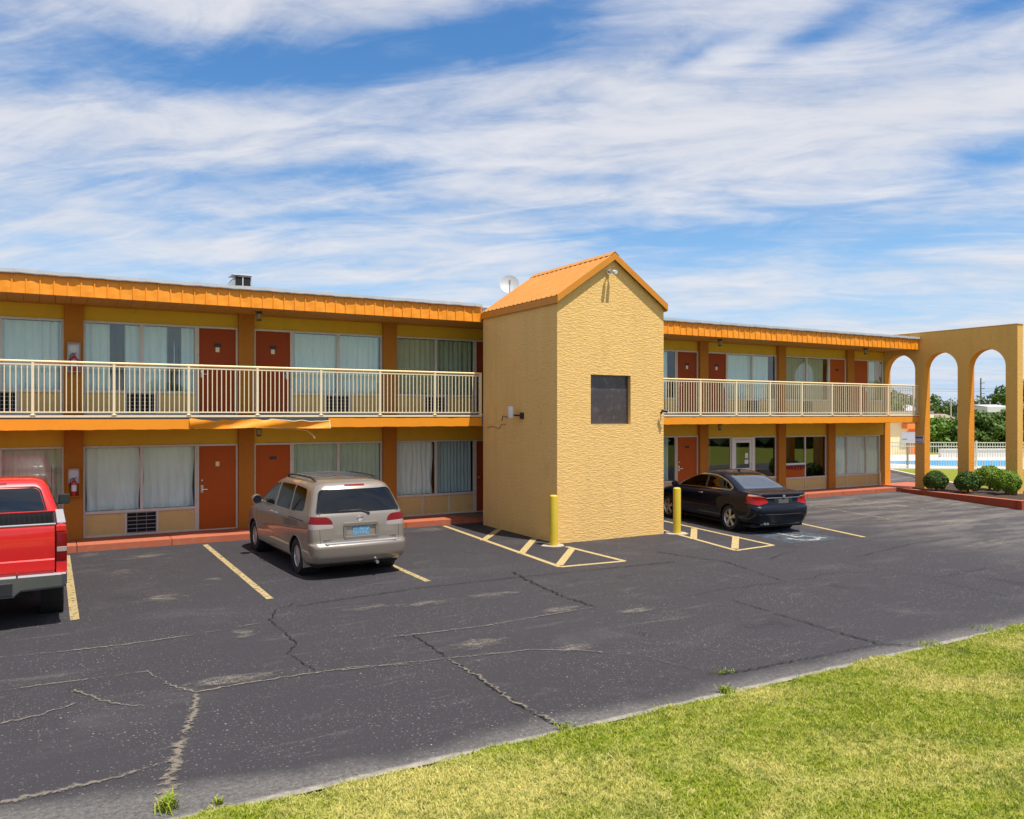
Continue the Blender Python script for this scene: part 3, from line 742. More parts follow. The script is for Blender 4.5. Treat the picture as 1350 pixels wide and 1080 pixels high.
def room(k, z, zs, zh, up, cur, ac=True, plate=True, badge=True, m='door', cut=None, three=False):
    c = C0 + k * PITCH; mir = k % 2 == 1
    X = (lambda a: c + PITCH - a) if mir else (lambda a: c + a)
    wx = sorted((X(.19), X(2.63))); mid = sum(wx) / 2; dx = sorted((X(2.63), X(3.59)))
    if cut: wx[1] = cut; 
    kn = [wx[0], mid - .34, mid + .34, wx[1]] if ac else [wx[0], wx[0] + (wx[1] - wx[0]) / 3, wx[0] + (wx[1] - wx[0]) * 2 / 3, wx[1]]
    mu = [mid] if (not cut) else []
    if cut: kn = [wx[0], wx[1]]
    window(wx[0], wx[1], z, zs, zh, mu, mid if ac and not cut else None, kn, [(wx[0] + .05 + a * (wx[1] - wx[0] - .1), wx[0] + .05 + b_ * (wx[1] - wx[0] - .1), mn, kw) for a, b_, mn, kw in cur], 'pane_up' if up else 'pane')
    if not cut or True: door(dx[0], dx[1], z, zh, m, hinge=-1 if mir else 1, plate=plate, badge=badge)
LZ = (Z1, .72, Z1H); UZ = (Z2, 3.50, Z2H)
room(-2, *UZ, True, [(0, 1, 'cur_sheer', {})]); room(-2, *LZ, False, [(0, 1, 'cur_grey', {})])
room(-1, *UZ, True, [(0, 1, 'cur_sheer', dict(wl=.16, amp=.036))])
room(-1, *LZ, False, [(0, 1, 'cur_brown', dict(wl=.19, amp=.04))], plate=False)
room(0, *UZ, True, [(0, 1, 'cur_sheer', dict(wl=.17, amp=.036)), (.215, .345, 'cur_dark', dict(y=YW + .085, wl=.09)), (.75, .875, 'cur_dark', dict(y=YW + .085, wl=.09))])
room(0, *LZ, False, [(.005, .485, 'cur_white', dict(mess=.038, amp=.018, wl=.2)), (.515, .995, 'cur_white', dict(mess=.036, amp=.018, wl=.17))], plate=False, m='door2')
room(1, *UZ, True, [(0, 1, 'cur_sheer', dict(wl=.15, amp=.034))])
room(1, *LZ, False, [(0, 1, 'cur_grey', dict(wl=.13))], badge=False, m='door2')
room(2, *UZ, True, [(0, 1, 'cur_olive', dict(wl=.15, amp=.035))], plate=True)
room(2, *LZ, False, [(0.01, .475, 'cur_white', dict(wl=.15, mess=.022)), (.515, 1, 'cur_blue', dict(wl=.11))], ac=False, badge=False)
room(4, *UZ, True, [(0, .9, 'cur_sheer', dict(wl=.16))])
room(4, *LZ, False, [(0, .93, 'cur_blue', dict(wl=.15))], badge=False, m='door2')
room(5, *UZ, True, [(0, .90, 'cur_sheer', dict(wl=.17))])
room(6, *UZ, True, [(0, .95, 'cur_olive', dict(wl=.16))], badge=False, m='door2')
room(7, *UZ, True, [(0, .6, 'cur_sheer', dict(wl=.16))], plate=False, badge=False, m='door2', cut=29.02)
# office front
def plain_window(x0, x1, zb, zs, zh, mull, **k): return window(x0, x1, zb, zs, zh, mull, None, k.pop('knee', None), k.pop('cur', None), **k)
plain_window(19.62, 20.74, Z1, .72, 2.14, [], pane='pane_office', name='office_window', cur=[(19.9, 20.25, 'cur_white', dict(amp=.01, wl=.1, y=YW + .5))])
plain_window(21.86, 22.97, Z1, .70, 2.14, [], pane='pane_office', name='office_window')
gd = MB(); y0, y1 = YW - .04, YW + .05
gd.box(20.76, 20.86, y0, y1, Z1, 2.16).box(21.74, 21.84, y0, y1, Z1, 2.16).box(20.86, 21.74, y0, y1, 2.08, 2.16)
god = MB().box(20.87, 20.97, YW - .02, YW + .03, .17, 2.07).box(21.63, 21.73, YW - .02, YW + .03, .17, 2.07).box(20.97, 21.63, YW - .02, YW + .03, 1.97, 2.07).box(20.97, 21.63, YW - .02, YW + .03, .17, .36).box(20.97, 21.63, YW - .02, YW + .03, 1.0, 1.07).build('office_door', 'white_frame', bld, bevel=.005)
gd.build('door_frame', 'white_frame', god, bevel=.005)
MB().box(20.96, 21.64, YW + .0, YW + .008, .35, 1.98).build('pane', 'pane_office', god)
MB().tube([(21.66, YW - .02, .95), (21.66, YW - .08, .95), (21.66, YW - .08, 1.25), (21.66, YW - .02, 1.25)], .012, 8).build('handle', 'chrome', god, smooth=True)
curtain(21.08, 21.25, .9, 1.93, 'cur_olive', god, y=YW + .09, amp=.012, wl=.06)
MB().box(21.42, 21.56, YW - .006, YW - .001, 1.42, 1.60).box(21.40, 21.58, YW - .006, YW - .001, 1.22, 1.36).build('door_notice', 'white_plastic', god)
bw = plain_window(23.36, 25.66, Z1, .62, 2.13, [24.5], pane='pane_office', name='office_window', knee=[23.36, 24.5, 25.66], cur=[(24.7, 25.2, 'cur_gold', dict(y=YW + .25, amp=.04)), (25.25, 25.6, 'cur_gold', dict(y=YW + .3, amp=.04))])
MB().box(23.40, 24.47, YW - .02, YW + .03, 1.10, 1.17).build('transom', 'white_frame', bw)
MB().box(23.40, 24.47, YW - .012, YW + .008, .655, 1.10).build('red_panel', 'door2', bw)
vl = MB(); n = 22
for i in range(n):
    x = 23.42 + 1.03 * i / n; dp = .13 + .05 * math.sin(i * 1.9) + .03 * math.sin(i * 4.1)
    vl.prism([(x, 1.095), (x + .047, 1.095), (x + .040, 1.095 - dp), (x + .012, 1.095 - dp * .9)], YW - .035 - .006 * (i % 2), YW - .02, 'y')
MT['vred'] = mat('dark_red_cloth', (.20, .025, .03), .9, var=.3, vscale=20)
vl.build('valance', 'vred', bw)
plain_window(26.06, 28.82, Z1, .62, 2.10, [26.86, 27.98], knee=[26.06, 26.86, 27.98, 28.82], frame='alu', name='office_window', cur=[(26.1, 28.78, 'cur_sheer', dict(wl=.14, amp=.02, y=YW + .07))])
MB().tube([(28.74, YW - .07, .15), (28.74, YW - .07, .62), (28.74, YW - .03, .70)], .035, 10).build('drain_pipe', 'rail', bld, smooth=True)
MB().box(19.58, XR - .02, YW + .004, YW + .15, 2.145, 2.249).build('header_wall', 'yellow_wall', bld)
# office inside: counter and hanging tassels seen through the glass
MB().box(20.0, 23.0, YW + 2.6, YW + 3.1, .15, 1.2).build('counter', 'office_dark', bld); MB().box(23.6, 25.5, YW + 3.2, YW + 3.7, .15, 1.6).build('counter', 'office_dark', bld)
for xc in (20.25, 22.45):
    sw = MB(); pts = [(xc - .42, 2.13), (xc + .42, 2.13), (xc, 1.88)]; sw.prism(pts, YW + .07, YW + .075, 'y'); sw.build('lace_swag', 'cur_grey', bld)

# --- railings
def railing(name, label, x0, x1, posts, step):
    r = thing(name, label, 'railing', ((x0 + x1) / 2, 19.40, 2.95), group=None)
    h_ = MB(); h_.tube([(x0, 19.405, 4.065), (x1, 19.405, 4.065)], .03, 10); h_.build('handrail', 'handrail', r, smooth=True)
    MB().box(x0, x1, 19.392, 19.418, 3.99, 4.02).build('top_rail', 'rail', r); MB().box(x0, x1, 19.388, 19.422, 3.005, 3.035).build('bottom_rail', 'rail', r)
    pb = MB(); pb.box(-.027, .027, -.027, .027, 0, 1.09); pb.box(-.05, .05, -.04, .04, 0, .02)
    p0 = None
    for x in posts:
        if p0 is None:
            m2 = MB(); m2.v = [(a + x, b_ + 19.405, c + 2.951) for a, b_, c in pb.v]; m2.f = pb.f; m2.m = pb.m
            p0 = m2.build('post', 'rail', r, bevel=.003, bseg=1); px0 = x
        else:
            q = p0.copy(); C.objects.link(q); q.parent = r; q.location = (x - px0, 0, 0)
    xs = []; x = x0 + step * .7
    while x < x1 - .03:
        if all(abs(x - p) > .035 for p in posts): xs.append(x)
        x += step
    xs = sorted(xs)
    near = [x for x in xs if -1.3 < x]; keep = near[:100]; rest = [x for x in xs if x not in keep]
    b0 = MB().box(keep[0] - .0095, keep[0] + .0095, 19.396, 19.414, 3.03, 3.995).build('baluster', 'rail', r)
    for x in keep[1:]:
        q = b0.copy(); C.objects.link(q); q.parent = r; q.location = (x - keep[0], 0, 0)
    if rest:
        m2 = MB()
        for x in rest: m2.box(x - .0095, x + .0095, 19.396, 19.414, 3.03, 3.995)
        q = m2.build('balusters', 'rail', r); q['kind'] = 'stuff'
    return r
railing('balcony_railing', 'long cream balcony railing above the torn flashing, minivan and red truck', XL, 10.12, [-.285 + 1.505 * k for k in range(-4, 7)] + [10.09], .1003)
railing('balcony_railing', 'cream balcony railing above the black sedan, ending at the arches', 13.36, XR - .02, [13.39, 14.83, 16.38] + [17.93 + 1.55 * k for k in range(0, 7)] + [28.76], .1033)

# ------------------------------------------------------------------ stair tower
TX0, TX1, TY0, TY1, TZ, TA = 10.15, 13.30, 15.70, 19.36, 5.62, 6.70
tw = thing('stair_tower', 'gabled tan stucco stair tower with one dark window, between two yellow bollards', 'stair tower', (11.72, 17.5, 0))
xm = (TX0 + TX1) / 2; wx0, wx1, wz0, wz1 = 11.09, 12.27, 2.73, 3.91
b = MB()
def fq(*p): b.quad(*[(x, TY0, z) for x, z in p])
fq((TX0, 0), (wx0, 0), (wx0, wz0), (TX0, wz0)); fq((wx0, 0), (wx1, 0), (wx1, wz0), (wx0, wz0)); fq((wx1, 0), (TX1, 0), (TX1, wz0), (wx1, wz0))
fq((TX0, wz0), (wx0, wz0), (wx0, wz1), (TX0, wz1)); fq((wx1, wz0), (TX1, wz0), (TX1, wz1), (wx1, wz1))
fq((TX0, wz1), (wx0, wz1), (wx0, TZ), (TX0, TZ)); fq((wx0, wz1), (wx1, wz1), (wx1, TZ), (wx0, TZ)); fq((wx1, wz1), (TX1, wz1), (TX1, TZ), (wx1, TZ))
i = len(b.v); b.v += [(TX0, TY0, TZ), (wx0, TY0, TZ), (wx1, TY0, TZ), (TX1, TY0, TZ), (xm, TY0, TA)]; b.f.append((i, i + 1, i + 2, i + 3, i + 4)); b.m.append(0)
rd = .14
b.quad((wx0, TY0, wz0), (wx1, TY0, wz0), (wx1, TY0 + rd, wz0), (wx0, TY0 + rd, wz0)); b.quad((wx0, TY0, wz1), (wx0, TY0 + rd, wz1), (wx1, TY0 + rd, wz1), (wx1, TY0, wz1))
b.quad((wx0, TY0, wz0), (wx0, TY0 + rd, wz0), (wx0, TY0 + rd, wz1), (wx0, TY0, wz1)); b.quad((wx1, TY0, wz0), (wx1, TY0, wz1), (wx1, TY0 + rd, wz1), (wx1, TY0 + rd, wz0))
b.quad((TX0, TY0, 0), (TX0, TY0, TZ), (TX0, TY1, TZ), (TX0, TY1, 0)); b.quad((TX1, TY0, 0), (TX1, TY1, 0), (TX1, TY1, TZ), (TX1, TY0, TZ))
i = len(b.v); b.v += [(TX0, TY1, 0), (TX0, TY1, TZ), (xm, TY1, TA), (TX1, TY1, TZ), (TX1, TY1, 0)]; b.f.append((i, i + 1, i + 2, i + 3, i + 4)); b.m.append(0)
tme = b.build('wall', 'stucco_tan', tw)
wn = MB().box(wx0, wx0 + .03, TY0 + .10, TY0 + .14, wz0, wz1).box(wx1 - .03, wx1, TY0 + .10, TY0 + .14, wz0, wz1).box(wx0 + .03, wx1 - .03, TY0 + .10, TY0 + .14, wz1 - .03, wz1).box(wx0 + .03, wx1 - .03, TY0 + .10, TY0 + .14, wz0, wz0 + .03).build('window', 'alu_dark', tw)
MB().box(wx0 + .02, wx1 - .02, TY0 + .115, TY0 + .125, wz0 + .02, wz1 - .02).build('pane', 'pane_dusty', wn)
# roof: two ribbed sheets, rake and eave boards, ridge cap
oh = .055; ov = .075; sl2 = (TA - TZ) / (xm - TX0)
def rz(x): return TA + .12 - abs(x - xm) * sl2
rf = MB()
for s in (-1, 1):
    xe = xm + s * (xm - TX0 + oh); n = 17
    def fr(u, v, s=s, xe=xe):
        yy = TY0 - ov + (TY1 + .02 - TY0 + ov) * u; q = (u * 17) % 1.0
        return (xm + (xe - xm) * v, yy, rz(xm + (xe - xm) * v) + (.022 if q < .22 else 0))
    ys = []
    for k in range(17):
        ys += [k / 17, (k + .03) / 17, (k + .16) / 17, (k + .19) / 17]
    ys.append(1.0)
    i0 = len(rf.v)
    for kk, u in enumerate(ys):
        rib = kk % 4 in (1, 2) and u < 1
        yy = TY0 - ov + (TY1 + .02 - TY0 + ov) * u
        for v in (0, 1):
            x = xm + (xe - xm) * v; rf.v.append((x, yy, rz(x) + (.024 if rib else 0)))
    for kk in range(len(ys) - 1):
        p = i0 + kk * 2; rf.f.append((p, p + 1, p + 3, p + 2) if s > 0 else (p, p + 2, p + 3, p + 1)); rf.m.append(0)
rf.build('roof', 'roof_orange', tw, fix=False)
un = MB()
for s in (-1, 1):
    xe = xm + s * (xm - TX0 + oh - .01)
    un.quad((xm, TY0 - ov + .01, rz(xm) - .02), (xe, TY0 - ov + .01, rz(xe) - .02), (xe, TY1, rz(xe) - .02), (xm, TY1, rz(xm) - .02))
un.build('roof_deck', 'soffit', tw)
rk = MB()
for s in (-1, 1):
    xe = xm + s * (xm - TX0 + oh)
    a0, a1 = rz(xm) + .01, rz(xe) + .01
    i = len(rk.v)
    y0, y1 = TY0 - ov - .03, TY0 - ov
    rk.v += [(xm, y0, a0), (xe, y0, a1), (xe, y0, a1 - .165), (xm, y0, a0 - .165), (xm, y1, a0), (xe, y1, a1), (xe, y1, a1 - .165), (xm, y1, a0 - .165)]
    for q in ((0, 1, 2, 3), (7, 6, 5, 4), (0, 4, 5, 1), (3, 2, 6, 7), (1, 5, 6, 2), (0, 3, 7, 4)): rk.f.append(tuple(i + k for k in q)); rk.m.append(0)
rk.build('rake_board', 'fascia_dark', tw)
for s in (-1, 1):
    eb = MB(); xe = xm + s * (xm - TX0 + oh); eb.box(min(xe, xe - s * .03), max(xe, xe - s * .03), TY0 - ov + .002, TY1, rz(xe) - .175, rz(xe) - .012); eb.build('eave_board', 'fascia_dark', tw)
rcap = MB(); k = 0
rcap.prism([(xm - .12, rz(xm - .12) + .026), (xm, rz(xm) + .045), (xm + .12, rz(xm + .12) + .026), (xm, rz(xm) + .03)], TY0 - ov - .032, TY1 + .02, 'y')
rcap.build('ridge_cap', 'roof_orange', tw)
MB().tube([(TX0 - .012, TY1 - .25, 2.62), (TX0 - .012, TY1 - .5, 2.66), (TX0 - .012, TY1 - .9, 2.60), (TX0 - .012, TY1 - 1.05, 2.72), (TX0 - .012, TY1 - 1.25, 2.72)], .006, 6).build('wire', 'black_plastic', tw)

# ------------------------------------------------------------------ arcade wall at the end of the walk
AX0, AX1 = 29.10, 29.44; AT = 6.09
aw = thing('arcade_wall', 'tall free standing stucco wall of three round arches at the end of the motel', 'arcade', (29.27, 18.4, 0))
op = [(19.56, 20.86), (17.87, 19.17), (16.14, 17.45)]; SP = 4.65
poly = [(15.74, 0), (16.14, 0)]
def notch(a, b_):
    r_ = (b_ - a) / 2; c = (a + b_) / 2
    return [(a, .0)] + [(c - r_ * math.cos(R(t_)), SP + r_ * math.sin(R(t_))) for t_ in range(0, 181, 6)] + [(b_, .0)]
# build bottom contour from low y to high y
cont = [(15.74, 0)]
for a, b_ in ((16.14, 17.45), (17.87, 19.17), (19.56, 20.86)): cont += notch(a, b_)
cont += [(21.16, 0)]
def cyc(name, x0, x1):
    bb = MB()
    n = len(cont)
    # front and back skins as vertical slices so that every face stays convex
    for x, flip in ((x0, False), (x1, True)):
        for (ya, za), (yb, zb) in zip(cont[:-1], cont[1:]):
            if abs(yb - ya) < 1e-6: continue
            q = [(x, ya, za), (x, ya, AT), (x, yb, AT), (x, yb, zb)]
            bb.quad(*(q if not flip else q[::-1]), 0)
    for (ya, za), (yb, zb) in zip(cont[:-1], cont[1:]):
        if abs(za) < 1e-6 and abs(zb) < 1e-6 and yb - ya > .05: continue
        bb.quad((x0, ya, za), (x0, yb, zb), (x1, yb, zb), (x1, ya, za), 1)
    bb.quad((x0, 15.74, 0), (x1, 15.74, 0), (x1, 15.74, AT), (x0, 15.74, AT), 0); bb.quad((x0, 21.16, 0), (x0, 21.16, AT), (x1, 21.16, AT), (x1, 21.16, 0), 0)
    bb.quad((x0, 15.74, AT), (x1, 15.74, AT), (x1, 21.16, AT), (x0, 21.16, AT), 0)
    return bb.build(name, ['stucco_arch', 'stucco_orange'], aw, fix=False)
cyc('wall', AX0, AX1)
MB().box(AX0 - .012, AX1 + .012, 15.72, 21.17, AT + .003, AT + .03).build('coping', 'stucco_arch', aw, bevel=.006)
# ------------------------------------------------------------------ vehicles
def pchip(xs, ys, x):
    n = len(xs); h_ = [xs[i + 1] - xs[i] for i in range(n - 1)]; d = [(ys[i + 1] - ys[i]) / h_[i] for i in range(n - 1)]
    m = [0] * n; m[0] = d[0]; m[-1] = d[-1]
    for i in range(1, n - 1):
        if d[i - 1] * d[i] > 0:
            w1, w2 = 2 * h_[i] + h_[i - 1], h_[i] + 2 * h_[i - 1]; m[i] = (w1 + w2) / (w1 / d[i - 1] + w2 / d[i])
    i = min(max(0, next((k for k in range(n - 1) if x <= xs[k + 1]), n - 2)), n - 2)
    t_ = (x - xs[i]) / h_[i]; t2, t3 = t_ * t_, t_ ** 3
    return ys[i] * (2 * t3 - 3 * t2 + 1) + h_[i] * m[i] * (t3 - 2 * t2 + t_) + ys[i + 1] * (-2 * t3 + 3 * t2) + h_[i] * m[i + 1] * (t3 - t2)

def car_shell(levels, sub=6, nside=64, tuck=.05):
    """body surface as a stack of plan outlines. level: z, w, yr, yf, rr (rear corner), rf, br (rear bow), bf, zf (front height offset)"""
    keys = ['z', 'w', 'yr', 'yf', 'rr', 'rf', 'br', 'bf', 'zf']
    S_ = list(range(len(levels))); rows = []
    tt = []
    for i in range(len(levels) - 1): tt += [i + k / sub for k in range(sub)]
    tt.append(len(levels) - 1)
    for s in tt:
        L = {k: pchip(S_, [l.get(k, 0.0) for l in levels], s) for k in keys}
        w_ = max(L['w'], .012); rr = min(L['rr'], w_ * .95); rf = min(L['rf'], w_ * .95)
        half = []
        nr, nc = 10, 9
        for k in range(nr):
            x = (w_ - rr) * k / nr; half.append((x, L['yr'] + L['br'] * (x / w_) ** 2))
        y0 = L['yr'] + L['br'] * ((w_ - rr) / w_) ** 2
        for k in range(nc + 1):
            a = math.pi / 2 * k / nc; half.append((w_ - rr + rr * math.sin(a), y0 + rr * 1.15 * (1 - math.cos(a))))
        yA = half[-1][1]; y1 = L['yf'] - L['bf'] * ((w_ - rf) / w_) ** 2; yB = y1 - rf * 1.15
        for k in range(1, nside):
            half.append((w_, yA + (yB - yA) * k / nside))
        for k in range(nc + 1):
            a = math.pi / 2 * (1 - k / nc); half.append((w_ - rf + rf * math.sin(a), yB + rf * 1.15 * math.cos(a)))
        for k in range(1, nr + 1):
            x = (w_ - rf) * (1 - k / nr); half.append((x, L['yf'] - L['bf'] * (x / w_) ** 2))
        ym = (L['yr'] + L['yf']) / 2; hl = max(.01, (L['yf'] - L['yr']) / 2)
        pts = []
        for x, y in half:
            q = (y - ym) / hl
            pts.append((x * (1 - tuck * q * q * abs(q)), y, L['z'] + L['zf'] * (q * .5 + .5)))
        rows.append(pts)
    bm = bmesh.new(); vr = []
    n = len(rows[0])
    for pts in rows:
        R_ = [bm.verts.new(p) for p in pts]; Lf = [bm.verts.new((-p[0], p[1], p[2])) for p in pts[1:-1]]
        vr.append(R_ + Lf[::-1])
    m = len(vr[0])
    for a, b_ in zip(vr[:-1], vr[1:]):
        for k in range(m):
            k2 = (k + 1) % m
            try: bm.faces.new((a[k], a[k2], b_[k2], b_[k]))
            except Exception: pass
    bm.faces.new(vr[-1]); bm.faces.new(vr[0][::-1])
    bmesh.ops.remove_doubles(bm, verts=bm.verts, dist=.0005)
    bmesh.ops.recalc_face_normals(bm, faces=bm.faces)
    bm.faces.layers.int.new('grp')
    return bm

def pip(p, poly):
    x, y = p; c = False; n = len(poly)
    for i in range(n):
        x1, y1 = poly[i]; x2, y2 = poly[(i + 1) % n]
        if (y1 > y) != (y2 > y) and x < (x2 - x1) * (y - y1) / (y2 - y1) + x1: c = not c
    return c

def rounded(poly, r, n=5):
    """2D polygon with rounded corners"""
    out = []; m = len(poly)
    for i in range(m):
        p0, p, p2 = Vector(poly[i - 1]), Vector(poly[i]), Vector(poly[(i + 1) % m])
        ri = r[i] if isinstance(r, (list, tuple)) else r
        a, b_ = (p0 - p), (p2 - p); d = min(ri, a.length * .48, b_.length * .48)
        A, B = p + a.normalized() * d, p + b_.normalized() * d
        for k in range(n + 1):
            t_ = k / n; out.append(tuple(A * (1 - t_) ** 2 + p * 2 * t_ * (1 - t_) + B * t_ * t_))
    return out

def cut(bm, poly, ax, test, grp=None, delete=False):
    """score the shell along an outline seen along one axis (ax = the two axes kept) and mark the faces inside"""
    i0, i1 = ax; lay = bm.faces.layers.int['grp']
    xs = [p[0] for p in poly]; ys = [p[1] for p in poly]; bx = (min(xs) - .12, max(xs) + .12, min(ys) - .12, max(ys) + .12)
    def near():
        out = []
        for f in bm.faces:
            c = f.calc_center_median()
            if bx[0] < c[i0] < bx[1] and bx[2] < c[i1] < bx[3] and test(c): out.append(f)
        return out
    n = len(poly); pool = near()
    for k in range(n):
        a, b_ = poly[k], poly[(k + 1) % n]
        dv = (b_[0] - a[0], b_[1] - a[1]); L = math.hypot(*dv)
        if L < 1e-5: continue
        sel = []
        m = .004
        ex = (min(a[0], b_[0]) - m, max(a[0], b_[0]) + m, min(a[1], b_[1]) - m, max(a[1], b_[1]) + m)
        for f in pool:
            if not f.is_valid: continue
            u = [v.co[i0] for v in f.verts]; w_ = [v.co[i1] for v in f.verts]
            if max(u) < ex[0] or min(u) > ex[1] or max(w_) < ex[2] or min(w_) > ex[3]: continue
            sel.append(f)
        if not sel: continue
        no = [0, 0, 0]; no[i0] = -dv[1] / L; no[i1] = dv[0] / L; co = [0, 0, 0]; co[i0] = a[0]; co[i1] = a[1]
        geom = list({e for f in sel for e in f.edges}) + sel + list({v for f in sel for v in f.verts})
        bmesh.ops.bisect_plane(bm, geom=geom, dist=1e-5, plane_co=co, plane_no=no)
        pool = near()
    got = [f for f in pool if f.is_valid and pip((f.calc_center_median()[i0], f.calc_center_median()[i1]), poly)]
    if delete: bmesh.ops.delete(bm, geom=got, context='FACES')
    elif grp is not None:
        for f in got: f[lay] = grp
    return got

def split(bm, names, parent, sub={}):
    """one mesh object per group; names: {grp: (name, material)}; sub: {grp: grp of the part it belongs to}"""
    lay = bm.faces.layers.int['grp']; objs = {}
    todo = []
    for gk in sorted(names, key=lambda k: (k in sub, k)):
        fs = [f for f in bm.faces if f[lay] == gk]
        left = set(fs); islands = []
        while left:                                   # each lamp and each pane becomes a part of its own
            st = [left.pop()]; isl = []
            while st:
                f = st.pop(); isl.append(f)
                for e in f.edges:
                    for g2 in e.link_faces:
                        if g2 in left: left.discard(g2); st.append(g2)
            islands.append(isl)
        islands.sort(key=len, reverse=True)
        if gk in (0, 8): todo.append((gk, fs))
        else: todo += [(gk, i_) for i_ in islands if len(i_) > 3]
    for gk, fs in todo:
        nm, mm = names[gk]
        if not fs: continue
        cx_ = sum(f.calc_center_median().x for f in fs)
        idx = {}; vs = []; fl = []
        for f in fs:
            q = []
            for v in f.verts:
                if v not in idx: idx[v] = len(vs); vs.append(tuple(v.co))
                q.append(idx[v])
            fl.append(q)
        me = bpy.data.meshes.new(nm); me.from_pydata(vs, [], fl); me.materials.append(MT[mm] if isinstance(mm, str) else mm)
        me.polygons.foreach_set('use_smooth', [True] * len(fl))
        try: me.set_sharp_from_angle(angle=R(34))
        except Exception: pass
        o = bpy.data.objects.new(nm, me)
        register(o, objs.get((sub[gk], cx_ > 0), objs[sub[gk]]) if gk in sub else parent, Vector((0, 0, 0)))
        objs.setdefault(gk, o); objs[(gk, cx_ > 0)] = o
    return objs

def wheel(parent, x, y, r, wd, rim_r, side, spokes=5, style='five', rimmat='rim'):
    """one wheel: Empty-free, the tyre is the part and the rim its sub-part"""
    s = side; xo = x
    prof = [(rim_r, -wd / 2 + .01), (rim_r + .012, -wd / 2), (r * .93, -wd / 2 + .004), (r * .985, -wd / 2 + .022), (r, -wd / 2 + .05), (r, wd / 2 - .05), (r * .985, wd / 2 - .022), (r * .93, wd / 2 - .004), (rim_r + .012, wd / 2), (rim_r, wd / 2 - .01), (rim_r - .01, wd / 2 - .03)]
    ty = MB().lathe(prof, (xo - s * wd / 2, y, r), 'x', 40, cap=False).build('wheel', 'rubber', parent, smooth=True)
    xf = xo - s * .02
    rb = MB()
    rb.lathe([(rim_r * 1.0, 0), (rim_r * 1.01, -s * .004), (rim_r * .93, -s * .03), (rim_r * .90, -s * .10)][::1], (xf, y, r), 'x', 40, cap=False)
    hub = MB()
    def spoke(a, w0, w1, r0, r1, dx0, dx1):
        ca, sa = math.cos(a), math.sin(a); th = .022
        def P_(rad, off, dxx): return (xf + dxx, y + ca * rad - sa * off, r + sa * rad + ca * off)
        pts = [(r0, -w0 / 2, dx0), (r0, w0 / 2, dx0), (r1, w1 / 2, dx1), (r1, -w1 / 2, dx1)]
        f = [P_(*p) for p in pts]; bk = [(p[0] - s * th, p[1], p[2]) for p in f]
        i = len(rb.v); rb.v += f + bk
        for q in ((0, 1, 2, 3), (7, 6, 5, 4), (0, 4, 5, 1), (1, 5, 6, 2), (2, 6, 7, 3), (3, 7, 4, 0)): rb.f.append(tuple(i + k for k in q)); rb.m.append(0)
    for k in range(spokes):
        a = 2 * math.pi * k / spokes + .3
        if style == 'double':
            for da in (-.14, .14): spoke(a + da, .042, .05, rim_r * .18, rim_r * .95, -s * .004, -s * .012)
        elif style == 'cap':
            spoke(a, .085, .115, rim_r * .15, rim_r * .93, -s * .0, -s * .012)
        else: spoke(a, .055, .07, rim_r * .15, rim_r * .95, -s * .0, -s * .012)
    rb.lathe([(.001, s * .010), (rim_r * .16, s * .008), (rim_r * .24, -s * .006), (rim_r * .25, -s * .03)], (xf, y, r), 'x', 20)
    ro = rb.build('rim', rimmat, ty, smooth=True)
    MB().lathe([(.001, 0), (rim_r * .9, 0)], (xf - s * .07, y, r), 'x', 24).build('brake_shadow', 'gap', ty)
    return ty
def well(parent, x, y, r, R_, side, depth=.34):
    MB().lathe([(R_ + .012, 0), (R_ + .012, -side * depth), (.01, -side * depth)], (x - side * .02, y, r + .0), 'x', 32, cap=False).build('wheel_well', 'gap', parent, fix=False)
def circle(cy_, cz_, r, n=28, z0=None):
    return [(cy_ + r * math.cos(2 * math.pi * k / n), cz_ + r * math.sin(2 * math.pi * k / n)) for k in range(n)]
def lip(parent, bm_w, y, r, R_, side, name='arch_trim', m=None, z0=.22, t_=.014):
    pts = []
    for k in range(25):
        a = R(-28 + 236 * k / 24); yy, zz_ = y + R_ * math.cos(a), r + R_ * math.sin(a)
        if zz_ < z0: continue
        pts.append((bm_w(yy, zz_) * side, yy, zz_))
    MB().tube(pts, t_, 8).build(name, m, parent, smooth=True)

def width_at(bm_rows): pass
from mathutils.bvhtree import BVHTree
def surface(bm):
    bm.faces.ensure_lookup_table(); tree = BVHTree.FromBMesh(bm)
    def side(y, z, s=1):
        hit = tree.ray_cast(Vector((s * 3, y, z)), Vector((-s, 0, 0)), 4)
        return abs(hit[0].x) if hit[0] else .9
    def rear(x, z):
        hit = tree.ray_cast(Vector((x, -3, z)), Vector((0, 1, 0)), 8); return hit[0].y if hit[0] else 0
    def top(x, y):
        hit = tree.ray_cast(Vector((x, y, 4)), Vector((0, 0, -1)), 5); return hit[0].z if hit[0] else 1
    return side, rear, top

def seat(parent, m, x, y, z, w_=.5, head=True):
    b = MB()
    b.box(x - w_ / 2, x + w_ / 2, y - .05, y + .45, z, z + .16)
    b.prism([(y - .04, z + .10), (y + .10, z + .12), (y - .10, z + .68), (y - .20, z + .66)], x - w_ / 2, x + w_ / 2, 'x')
    if head: b.box(x - .13, x + .13, y - .22, y - .12, z + .655, z + .88)
    b.build('seat', m, parent, bevel=.03)

